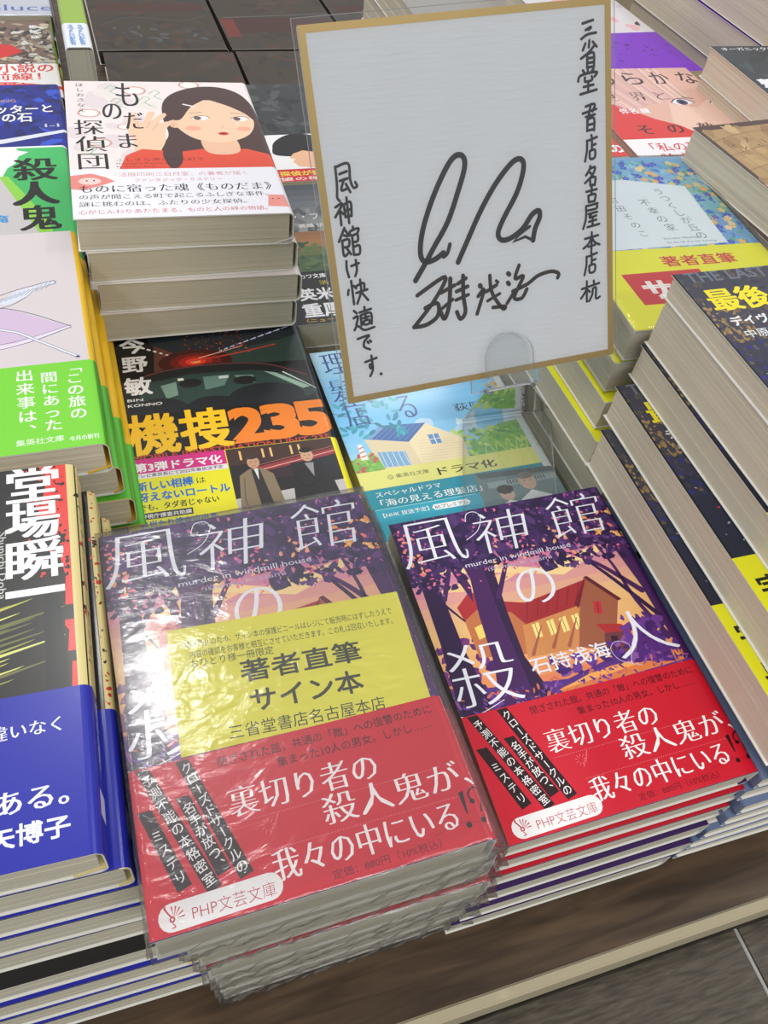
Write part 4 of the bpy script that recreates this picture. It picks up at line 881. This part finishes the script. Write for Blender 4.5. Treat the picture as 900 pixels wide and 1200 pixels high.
# ---------------------------------------------------------------- right side
dg = [(0, 0, .3), (0.5, -0.5, 0.2), (-1.5, -1.5, 0.2), (-13, -8, -.4), (-18.6, -16.5, -.4)]
la, lt = last_cover(), last_title()
yb = Art(); yb.rect(0, 0, 130, 60, (226, 222, 30)); ybt = Art(); ybt.em('宇宙開発の', 3, 40, 12, 70, (30, 30, 20), 0.03); ybt.em('果てに', 3, 22, 12, 50, (30, 30, 20), 0.03)
gk = dict(w=106, h=157, t=18.6, jacket=(22, 20, 22), pages=PAGES_W)
GS = 1.0386
def gz(z): return CAM_Z * 1000 - (CAM_Z * 1000 - z) * GS
zt = [203, 192, 167.5, 150, 131.5, 108.5]
gn = ['dark space novel with yellow title, topmost of the tall pile at the right edge'] + ['%s dark space novel down in the tall pile at the right edge' % ORD[k] for k in range(1, 5)]
for k in range(5):
    t_ = gz(zt[k]) - gz(zt[k + 1]) - 0.5
    make_book(gn[k], ((226 + dg[k][0]) * GS, (86 + dg[k][1]) * GS, gz(zt[k]) - t_), Euler((0, 0, math.radians(dg[k][2]))), 110, 163, t_, (22, 20, 22), PAGES_W, art=scaled(la, GS, GS), let=scaled(lt, GS, GS),
              band=(60, (226, 222, 30), yb, ybt) if k else None, group='dark space novels', matt=True)
hs = Art(); hs.rect(104, 0, 118, 148, (116, 132, 166)); hs.rect(104, 30, 118, 34, (24, 26, 34)); hs.rect(104, 110, 118, 114, (24, 26, 34))
hb = None
for k in range(9):
    lab = '%s thin blue-grey booklet up from the table, below the dark space novels' % (['first', 'second', 'third', 'fourth', 'fifth', 'sixth', 'seventh', 'eighth', 'ninth'][k])
    loc = (214 + 105 + (k % 3) * 0.8 + k * 0.75, 68 + 148 + (k % 4) * 1.2 - 1, 0.3 + k * 10.7); rot = Euler((0, 0, math.radians(180 + (k % 3 - 1) * 0.5)))
    if hb is None: hb = b = make_book(lab, loc, rot, 105, 148, 10.4, (116, 132, 166), PAGES_W, art=hs, group='thin blue-grey booklets', name='booklet', r=2)
    else: b = copy_thing(hb); b.location = Vector(loc) * MM; b.rotation_euler = rot; b['label'] = lab
fk = dict(w=109, h=153, t=17.6, jacket=(120, 176, 214), pages=PAGES, band=(62, (234, 232, 40), None, None))
fl_a, fl_t = flower_cover(), flower_title()
pile('blue flower painting novel', 'blue flower-painted paperback with yellow band, behind the dark space novels', 'blue flower paperbacks with yellow bands', fk, 9, 229.5, 254.5, 164.8, 18.3, -2.0,
     drift=lambda k: ((0, 0, 0), (-4, -.8, 1.4), (-6.5, -8, 2.6), (-9, -16.5, 3.6), (-5.5, -31, 4.2), (-2.5, -31.5, 4.0), (-1, -31, 4), (-1, -30.5, 4), (0, -31, 4))[k],
     top_kw=dict(art=fl_a, let=fl_t, band=(62, (234, 232, 40), flower_band(), flower_band_text()), film=(1.6, 4)),
     special={1: ('second book down, loosely film-wrapped, under the blue flower painting novel', dict(film=(2.2, 6)))})
mp = Art(); mp.rect(0, 0, 130, 157, (78, 56, 46)); mp.rect(3, 3, 103, 152, (172, 140, 96)); mp.specks(3, 3, 103, 152, 160, 7, [(184, 152, 104), (160, 126, 84), (150, 116, 78), (196, 166, 118)], 0.4, 0.6)
for i in range(9): mp.line([(3, 12 + i * 16), (40, 18 + i * 16), (103, 10 + i * 16)], 0.4, (110, 84, 60)); mp.line([(8 + i * 12, 3), (14 + i * 11, 80), (6 + i * 12, 152)], 0.35, (120, 92, 64))
for i in range(50): mp.n -= 1 if i % 6 else 0; x, y = random.uniform(6, 98), random.uniform(6, 148); mp.line([(x, y), (x + random.uniform(-5, 5), y + random.uniform(-5, 5))], 0.6, (70, 46, 34), False)
mp.line([(20, 100), (50, 116), (80, 108), (98, 90)], 0.8, (240, 226, 196)); mp.line([(30, 80), (60, 70), (98, 84)], 0.7, (90, 50, 36))
pile('antique map novel', 'paperback with an antique brown map on its cover, right of the flower painting', 'antique map paperbacks', dict(w=106, h=157, t=20.4, jacket=(78, 56, 46), pages=PAGES_W), 9, 356, 243, 184, 20.4, 6.5, drift=lambda k: (0, 0, 0) if k == 0 else (-10, -3 + k % 3, -6 + k % 2), top_kw=dict(art=mp))
bk = Art(); bk.rect(0, 0, 130, 148, (46, 50, 52)); bk.specks(0, 0, 105, 148, 60, 10, [(50, 56, 60), (40, 42, 44), (60, 70, 74)], 0.4, 0.5); bl = Art(); bl.em('オーガニックゆうき', 6, 141, 5.5, 60, W_, 0.01)
bl.em('撃', 4, 82, 16, 16, W_, 0.03, 0.2); bl.em('つ', 22, 82, 16, 14, W_, 0.03, 0.2)
pile('charcoal novel with white title', 'charcoal paperback with white lettering at the upper right, behind the map novel', 'charcoal paperbacks', dict(w=105, h=148, t=20.6, jacket=(46, 50, 52), pages=PAGES_W), 8, 446, 392, 171, 21.2, 0, top_kw=dict(art=bk, let=bl))
pk = Art(); pk.rect(0, 0, 130, 148, (222, 176, 160)); pk.poly([(0, 96), (20, 92), (40, 70), (60, 56), (105, 62), (105, 0), (0, 0)], (214, 60, 58)); pk.poly([(52, 64), (64, 92), (84, 84), (104, 100), (105, 60), (80, 50), (60, 52)], (232, 194, 178))
for i in range(26):
    x = 2 + i * 3.2; pk.n -= 1 if i % 5 else 0; pk.line([(x, 148), (x + 8 - i * 0.3, 120), (x + 20 - i * 0.7, 84 + i * 0.6)], 1.2, random.choice([(216, 176, 170), (236, 210, 196), (196, 160, 164), (226, 190, 190)]))
for x, y in ((76, 93), (108, 91)): pk.poly([(x - 9, y), (x - 3, y + 4.6), (x + 5, y + 4), (x + 9, y - 1), (x + 3, y - 4), (x - 4, y - 4)], (236, 236, 244)); pk.ell(x, y, 4.4, 4.2, (86, 70, 104)); pk.ell(x, y, 2, 2.4, (34, 26, 44)); pk.line([(x - 9, y), (x - 3, y + 5), (x + 5, y + 4.4), (x + 10, y - 1)], 1.0, (70, 46, 60))
pt = Art(); pc = (60, 44, 48)
for ch, x in zip('なめらかな', (-2, 22, 46, 70, 94)): pt.box(ch, x + 1, 122, x + 16, 141, pc, 0, 0.2)
for ch, x in zip('世界と、', (14, 38, 56, 76)): pt.em(ch, x, 98, 15, 13, pc, -0.02, 0.2)
for ch, x in zip('その敵', (17, 41, 68)): pt.em(ch, x, 50, 15, 13, pc, 0, 0.25)
pt.em('伴名 練', 18, 79, 8, 24, W_, 0.02)
pb = Art(); pb.rect(0, 0, 130, 43, (238, 234, 236)); pbt = Art(); pbt.em('「私の理想の', 8, 27, 12, 70, (206, 50, 60), 0.01); pbt.em('物語」', 16, 13, 12, 36, (206, 50, 60), 0.02)
pile('pink-haired girl novel', 'paperback with a pink-haired girl close-up on red, behind the flower painting', 'pink-haired girl paperbacks', dict(w=114, h=148, t=17.8, jacket=(214, 90, 84), pages=PAGES_W), 7, 346, 426, 143, 20, 0.5, top_kw=dict(art=pk, let=pt, band=(43, (238, 234, 236), pb, pbt)))
sb = Art(); sb.rect(0, 0, 130, 148, (214, 60, 52)); sb.rect(0, 0, 130, 25, (240, 234, 232)); sbt = Art(); sbt.em('ミステリ大賞第1位', 6, 120, 14, 96, W_, 0.04); sbt.em('人気作', 66, 8, 14, 36, (206, 40, 44), 0.03); sbt.em('第1位の', 60, 31, 12, 44, W_, 0.04); sbt.em('最高に面白い', 10, 96, 14, 90, W_, 0.04)
pile('red and white novel', 'bright red and white paperback peeking out behind the gold-edged board', 'red and white paperbacks', dict(w=105, h=148, t=18.2, jacket=(214, 60, 52), pages=PAGES_W), 7, 230, 414, 148, 21, 0, top_kw=dict(art=sb, let=sbt))
vk = dict(w=128, h=188, t=30, jacket=(120, 60, 190), pages=PAGES_W)
pile('tall cream-paged hardback pile behind the pink girl', 'thick cream-paged hardback with purple edge, far right behind the pink-haired girl', 'thick purple-edged hardbacks', vk, 6, 516, 562, 190, 31, 2, top_kw=dict(name='hardback_book'))
pile('second cream-paged hardback pile at the back', 'thick cream-paged hardback at the far right beside the purple-edged pile', 'thick cream hardbacks', dict(vk, jacket=(226, 214, 150)), 7, 664, 540, 226, 31.5, 1)
pile('back corner pile of thick hardbacks', 'thick pale hardback topping the pile in the far back row', 'thick pale hardbacks', dict(vk, jacket=(206, 204, 200)), 5, 450, 790, 160, 31.5, 1)
pile('far back pile of grey hardbacks', 'grey hardback topping the pile furthest back, above the gold-edged board', 'grey hardbacks', dict(vk, jacket=(150, 146, 142)), 3, 315, 760, 96, 31.5, 0)
bo = Art(); bo.rect(0, 0, 150, 188, (214, 208, 212)); bo.specks(0, 60, 128, 188, 60, 9, [(60, 50, 56), (226, 170, 180), (200, 190, 196)], 0.5)
pv = Art(); pv.rect(0, 0, 180, 74, (120, 40, 190)); pv.specks(20, 20, 170, 60, 30, 3, [(84, 26, 150), (70, 20, 130)], 0.5)
vn = ['white hardback with a violet band on top, behind the pink-haired girl novel', 'second violet-banded hardback down, behind the pink-haired girl novel', 'third violet-banded hardback down, behind the pink-haired girl novel', 'lowest violet-banded hardback behind the pink-haired girl novel']
for k in range(4):
    make_book(vn[k], (396 + k * 3, 584 + k, 0.3 + (3 - k) * 33), Euler((0, 0, 0.06 + 0.03 * (k % 2))), 96, 176, 32, (226, 222, 226), PAGES_W, art=bo, band=(74, (120, 40, 190), pv, None), group='violet-banded hardbacks', name='hardback_book')
# ---------------------------------------------------------------- the signed board in its clear sleeve, on an acrylic stand
BK = 121.0 / 145.0
BP = (106.5 * BK, 287.9 * BK, CAM_Z * 1000 - 285.0 * BK); BR = (math.radians(60.2), math.radians(-10.3), math.radians(8.6))
m3 = Matrix.Rotation(BR[2], 3, 'Z') @ Matrix.Rotation(BR[0], 3, 'X') @ Matrix.Rotation(BR[1], 3, 'Y')
board = empty('autograph_board', BP, m3.to_euler(), 'white gold-edged board with black brush-pen autograph, standing above the book piles', 'sign')
board.scale = (BK, BK, BK)
bw, bh = 145, 164
bevel_box('backing_board', (0, 0, -2.6, bw, bh, -0.3), mat('board_back', (214, 210, 200), 0.7), board, 0.3)
GOLD = mat('gold_paper', (176, 148, 84), 0.42, 0.5, metal=0.35)
e = 3.1; vs = [(0, 0), (bw, 0), (bw, bh), (0, bh), (e, e), (bw - e, e), (bw - e, bh - e), (e, bh - e)]
mesh('gold_border', [(x, y, 0.1) for x, y in vs] + [(x, y, -0.3) for x, y in vs], [(0, 1, 5, 4), (1, 2, 6, 5), (2, 3, 7, 6), (3, 0, 4, 7), (8, 9, 1, 0), (9, 10, 2, 1), (10, 11, 3, 2), (11, 8, 0, 3)], GOLD, board)
PF = mat('laid_paper', (226, 228, 230), 0.75, 0.2); nt = PF.node_tree
w_ = nt.nodes.new('ShaderNodeTexNoise'); mpn = nt.nodes.new('ShaderNodeMapping'); tcn = nt.nodes.new('ShaderNodeTexCoord'); mpn.inputs['Scale'].default_value = (70, 620, 1)
nt.links.new(tcn.outputs['Object'], mpn.inputs['Vector']); nt.links.new(mpn.outputs['Vector'], w_.inputs['Vector']); w_.inputs['Scale'].default_value = 1.0
bpn = nt.nodes.new('ShaderNodeBump'); bpn.inputs['Strength'].default_value = 0.6; bpn.inputs['Distance'].default_value = 0.0006
nt.links.new(w_.outputs['Fac'], bpn.inputs['Height']); nt.links.new(bpn.outputs['Normal'], nt.nodes['Principled BSDF'].inputs['Normal'])
mesh('paper_face', *boxv(e - 0.3, e - 0.3, -0.3, bw - e + 0.3, bh - e + 0.3, 0.0), PF, board)
H = Art(); ink = (38, 38, 40)
HW = {'三': [[(1, 8.5), (8, 9.8)], [(3, 5), (6.8, 6.4), (5, 5)], [(0, .6), (4, 2.6), (9.8, 3.2)]],
 '省': [[(5, 10), (4.5, 7.5)], [(2.5, 9), (.8, 6.6)], [(7, 9.4), (9.4, 7.5)], [(8, 8), (4.4, 5.6), (-.4, 3.6)], [(3.5, 5), (3.3, 0)], [(3.5, 5), (7.5, 5.2), (7.5, 0)], [(3.5, 3.4), (7.4, 3.6)], [(3.5, 1.7), (7.4, 1.9)], [(3.5, .1), (7.4, .2)]],
 '堂': [[(5, 10), (5, 8.5)], [(2.5, 9.5), (3.2, 8.6)], [(8, 9.8), (6.6, 8.4)], [(0, 5.4), (1.5, 7.6), (9.4, 8.4), (8.4, 6.6)], [(3.5, 6.6), (3.6, 5), (7, 5.4), (7, 6.8)], [(5.2, 5), (5, .8)], [(2.8, 3), (7.8, 3.5)], [(1, .2), (9.4, 1.4)]],
 '書': [[(2, 9.3), (8, 9.9), (6.6, 7.2)], [(0, 6.8), (9, 8)], [(2, 5.4), (8, 6)], [(5.4, 10), (3, 3)], [(3, 4.4), (2.8, 0)], [(3, 4.4), (7.4, 4.6), (7.4, 0)], [(3, 2.3), (7.2, 2.5)], [(3, .2), (7.2, .4)]],
 '店': [[(5.4, 10), (5.8, 8.8)], [(2.5, 7.8), (9.4, 9)], [(2.2, 8), (2, 4), (.5, -.4)], [(5.8, 7.5), (5.6, 4)], [(5.8, 5.8), (8.4, 6.2)], [(4, 3.6), (4.2, .5), (7.6, .8), (7.8, 3.9), (4, 3.6)]],
 '名': [[(4.5, 10), (3.5, 8), (1, 5.6)], [(4, 8.6), (8, 9.2), (6, 5.5), (.2, 1.8)], [(3.5, 7.2), (5.4, 5.8)], [(4, 4), (4.2, .2)], [(4, 4), (8, 4.2), (7.6, .2)], [(4.2, .4), (7.6, .4)]],
 '古': [[(1, 7), (9, 7.8)], [(5.2, 10), (5, 4.8)], [(2.5, 4.4), (2.8, .3)], [(2.5, 4.4), (7.8, 4.9), (7.2, .4)], [(2.8, .4), (7.2, .6)]],
 '屋': [[(1.8, 9.4), (9, 10)], [(2, 7.4), (8.2, 7.9), (8.4, 9.8)], [(1.8, 9.4), (1.6, 4), (-.2, -.4)], [(3.2, 5.8), (8.5, 6.3)], [(5.5, 6), (3.8, 4.2), (8, 4.7)], [(3.5, 2.4), (8, 2.9)], [(5.8, 4.2), (5.6, .4)], [(2.5, .1), (9.8, .8)]],
 '本': [[(1, 6.8), (9, 7.8)], [(5.2, 10), (4.8, 0)], [(5, 7), (3, 3.6), (0, 1.4)], [(5.2, 7), (7, 4), (9.8, 2.4)], [(3, 2), (7, 2.6)]],
 '杭': [[(.2, 6.6), (5, 7.4)], [(3, 10), (2.8, 0)], [(3, 6.8), (1.8, 4.5), (-.4, 2)], [(3.2, 6), (4.6, 4.6)], [(6.8, 9.8), (6.9, 8)], [(5, 7.4), (9.8, 8.2)], [(6.2, 6), (5.8, 3), (4, 0)], [(6.2, 6), (8, 6.1), (7.8, 1), (10, 1.4)]],
 '風': [[(1.5, 9.5), (1.3, 4), (.6, -.4)], [(1.5, 9.3), (7.5, 10), (7.6, 5), (8.6, 2.2), (10.4, 2.4), (9.8, 3.8)], [(3, 7), (6.5, 7.6)], [(2.8, 4.8), (6.5, 5.3)], [(4.8, 5.2), (3, 1.8), (6.2, 2.2)], [(5.4, 3.6), (7, .8)]],
 '神': [[(2.4, 10), (3.4, 9)], [(.5, 6.8), (4.7, 7.9), (-.2, 3)], [(2.8, 5.8), (2.6, -.4)], [(3.2, 5), (4.6, 3.8)], [(5.4, 7.4), (5.6, 2.4)], [(5.4, 7.4), (9.4, 8), (9, 2.6)], [(5.6, 2.6), (9, 2.8)], [(5.5, 5), (9.2, 5.3)], [(7.4, 10), (7.2, 0)]],
 '館': [[(3.4, 10), (0, 5.4)], [(3.2, 9.8), (5.2, 7)], [(2.8, 7.4), (4.2, 7)], [(1.6, 5.6), (4.8, 5.8), (4.4, 3.4), (1.8, 3.2)], [(1.6, 5.6), (1.6, .2), (4.4, 1.4)], [(3.3, 2.8), (5, .4)], [(7.5, 10), (7.4, 8.8)], [(5.8, 7.2), (6, 8.5), (10, 9.2), (9.4, 7.6)], [(6.6, 7), (6.4, 0)], [(6.6, 6.8), (9.2, 7.2), (9, 4.8), (6.6, 4.6)], [(6.5, 2.8), (9.5, 3.1), (9.2, .2), (6.5, .1)]],
 'は': [[(1.8, 9.5), (1.4, 5), (2.2, .5)], [(4.5, 6.4), (9.8, 7.4)], [(8, 9.4), (8, 4), (6.4, .6)]],
 '快': [[(2.6, 10), (2.6, 0)], [(.8, 6.4), (.2, 4.4)], [(3.6, 7.8), (4.6, 6.6)], [(5, 7.6), (8.6, 8.3), (8.4, 5.2)], [(4.4, 4.6), (10, 5.4)], [(7, 10), (6.8, 5), (4.2, 0)], [(6.9, 4.6), (9.8, .8)]],
 '適': [[(1, 9.2), (2.2, 8)], [(.4, 6), (2.6, 6.6), (1.2, 2.6)], [(.1, .8), (2, 2.4), (5, .2), (10, .8)], [(6.3, 10.2), (6.3, 9)], [(3.6, 8.1), (9.4, 8.9)], [(4, 6.8), (3.9, 2.4)], [(4, 6.8), (9, 7.2), (8.9, 2.4)], [(5, 5.4), (8, 5.8)], [(6.4, 6.8), (6.4, 4.4)], [(5.2, 4.1), (5.2, 2.6), (7.7, 2.7), (7.7, 4.4), (5.2, 4.1)]],
 'で': [[(.4, 8), (8.8, 9.2), (5, 6), (4.4, 2.5), (8.2, .4)], [(7, 5.4), (7.8, 4.4)], [(8.8, 6), (9.6, 5)]],
 'す': [[(.2, 7.2), (9.8, 8.4)], [(5.8, 10), (5.8, 5), (4, 3.6), (3.6, 5.4), (5.8, 5.4), (5.6, 2.6), (3, -.4)]]}
for ch, x0, y0, x1, y1 in (('三', 130, 147.6, 137.6, 155.4), ('省', 130, 136.2, 138.2, 147.2), ('堂', 128, 125.2, 138, 135.8), ('書', 130, 109.4, 137.8, 120.8), ('店', 130.4, 96.6, 137.6, 107.4), ('名', 130.4, 84.8, 137.4, 93.8), ('古', 130.4, 77.2, 137.4, 84.6), ('屋', 129.2, 65.8, 138, 76.4), ('本', 129, 54.8, 138, 63.2), ('店', 128.8, 43.4, 136.8, 54), ('杭', 127.4, 29.6, 137.6, 39.8),
                           ('風', 7, 95.8, 17, 108.8), ('神', 5.8, 83.8, 14, 94.8), ('館', 5.8, 69.6, 15.6, 82), ('は', 6.8, 59.6, 14, 67.8), ('快', 6.6, 47.4, 16.4, 58.2), ('適', 7.6, 34.4, 17.6, 45.2), ('で', 8.4, 24.6, 15.4, 32.4), ('す', 10.8, 12.2, 17, 21.8)):
    for st in HW[ch]: H.line([(x0 + p * (x1 - x0) / 10, y0 + q * (y1 - y0) / 10) for p, q in st], 1.22, ink)
H.ell(18.2, 12, 0.8, 0.8, ink)
H.line([(40.4, 53.6), (46, 60.6), (51, 67.4), (59, 78), (65.4, 91), (69.4, 101), (68.8, 105.6), (65, 106), (60, 101), (52.4, 89), (46.4, 76), (44.2, 66), (46, 61.6), (51, 62), (55.6, 64.4)], 2.55, ink)
H.line([(55.6, 64.4), (55.4, 62.6), (57.6, 64), (59.2, 67.8)], 1.9, ink)
H.line([(62.6, 59), (68, 68), (76, 81), (84.4, 92), (93, 100), (97.6, 101), (98.8, 97), (95, 87), (87, 75.4), (84, 69.2), (86, 66), (91, 66.6), (97, 70), (102, 75.6), (105.6, 77), (106, 74), (103.4, 69), (102, 63.8)], 2.55, ink)
H.line([(102, 63.8), (98, 66), (91.4, 64.4), (96, 68), (100.6, 70.4)], 1.5, ink, False)
br = (46, 36, 32)
for st, w in (([(40.6, 46.6), (55.6, 53.2), (49, 43), (37.4, 31.8)], 2.0), ([(44, 40), (50.4, 41.4), (50, 35.4), (44, 32), (37.4, 31.8)], 2.1), ([(52.6, 46), (60, 48.6)], 1.9), ([(58, 52), (56.4, 40), (53.4, 33.4), (51.6, 37)], 2.2), ([(52.4, 38.4), (58.4, 42)], 1.7),
              ([(61.6, 49), (66, 51)], 1.9), ([(60.6, 45.4), (66.6, 47)], 1.9), ([(64.6, 52.4), (64, 43), (64.4, 35), (61.6, 32), (60, 35.6)], 2.1), ([(60, 41.4), (66.6, 43)], 1.7), ([(73, 46.4), (73.2, 46)], 2.5), ([(71.6, 41.4), (75, 44.2), (70.4, 33)], 1.9), ([(76, 43), (81.6, 45.4)], 1.9), ([(78.4, 50.4), (79, 42), (84, 33.6), (85.4, 34.4), (79, 34.8)], 1.9),
              ([(76.4, 38.4), (83, 41)], 1.6), ([(81.6, 47.4), (82.4, 46.6)], 1.6), ([(88, 50), (88.6, 49.4)], 2.3), ([(87.6, 45.6), (88.2, 44.8)], 2.2), ([(86.6, 35.6), (91, 41)], 1.8), ([(94, 53), (91.6, 47), (96, 47.6), (93, 42.4), (90.6, 37.6), (94.6, 37), (97.6, 41)], 1.9), ([(90, 41), (98, 43.4), (104, 46.6), (111, 47.6), (115, 46), (114.4, 44)], 1.9)):
    H.line(st, w, br)
build_print('handwriting', H, 500, bh, 0, 0.5, 0.04, mat('marker_ink', (40, 38, 38), 0.35, 0.5, vcol=True), board)
def wavy(name, x0, y0, x1, y1, z, m, parent, nx=24, ny=28, amp=0.18):
    vs = [(x0 + (x1 - x0) * i / nx, y0 + (y1 - y0) * j / ny, z + (amp * math.sin(i * 0.9 + j * 0.35) * math.sin(j * 0.6 - i * 0.2) if 0 < i < nx and 0 < j < ny else 0)) for j in range(ny + 1) for i in range(nx + 1)]
    fs = [(j * (nx + 1) + i, j * (nx + 1) + i + 1, (j + 1) * (nx + 1) + i + 1, (j + 1) * (nx + 1) + i) for j in range(ny) for i in range(nx)]
    return mesh(name, vs, fs, m, parent, smooth=True)
wavy('plastic_sleeve', -2.6, -1.6, bw + 1.4, bh + 2.6, 0.75, SLEEVE, board)
for b in ((-2.7, -1.6, 0.6, -2.3, bh + 2.6, 0.9), (bw + 1.2, -1.6, 0.6, bw + 1.5, bh + 2.6, 0.9), (-2.7, bh + 2.4, 0.6, bw + 1.5, bh + 2.7, 0.9)):
    bevel_box('sleeve_seam', b, ACRYL_EDGE, board, 0.05, 1)
# stand: foot plate on the blue seaside novel, riser, round lip in front of the board
st = empty('acrylic_stand', BP, m3.to_euler(), 'clear acrylic stand with a rounded lip holding the bottom of the autograph board', 'stand')
def outline(pts, z, th, name, parent, edge=0.45):
    n = len(pts)
    o = mesh(name, [(x, y, z) for x, y in pts] + [(x, y, z + th) for x, y in pts], [tuple(range(n - 1, -1, -1)), tuple(range(n, 2 * n))], ACRYL, parent)
    mesh(name + '_rim', [(x, y, z - 0.02) for x, y in pts] + [(x, y, z + th + 0.02) for x, y in pts], [(i, (i + 1) % n, n + (i + 1) % n, n + i) for i in range(n)], ACRYL_EDGE, o)
    return o
lip = [(71.5, -6), (97.5, -6)] + [(84.5 + 13 * math.cos(t * math.pi / 16), 9.5 + 13 * math.sin(t * math.pi / 16)) for t in range(17)]
outline(lip, 3.4, 1.6, 'front_lip', st)
outline([(66, -8), (103, -8), (103, 60), (66, 60)], -5.2, 1.8, 'back_rest', st)
for i, x in enumerate((72, 96)): bevel_box('peg', (x, -8, -3.4, x + 2, -6, 5), ACRYL, st, 0.3)
st.scale = (BK, BK, BK)
inv = m3.transposed()
def loc(p): return inv @ (Vector(p) - Vector(BP)) / BK
zb = 80.9
q = [(148.7, 237.0, 154.6), (170.3, 236.9, 156.4), (226, 290.5, zb + 1), (174, 290.5, zb + 1)]
vs = [tuple(loc(v)) for v in q]; nrm = (Vector(vs[1]) - Vector(vs[0])).cross(Vector(vs[3]) - Vector(vs[0])).normalized() * 1.6
vs += [tuple(Vector(v) + nrm) for v in vs]
rz = mesh('riser', vs, [(0, 1, 2, 3), (7, 6, 5, 4)], ACRYL, st); mesh('riser_rim', vs, [(0, 4, 5, 1), (1, 5, 6, 2), (2, 6, 7, 3), (3, 7, 4, 0)], ACRYL_EDGE, rz)
q = [(151, 230, zb), (203, 230, zb), (226, 291, zb), (174, 291, zb)]
vs = [tuple(loc(v)) for v in q] + [tuple(loc((v[0], v[1], v[2] + 1.6))) for v in q]
fp = mesh('foot_plate', vs, [(3, 2, 1, 0), (4, 5, 6, 7)], ACRYL, st); mesh('foot_plate_rim', vs, [(0, 1, 5, 4), (1, 2, 6, 5), (2, 3, 7, 6), (3, 0, 4, 7)], ACRYL_EDGE, fp)
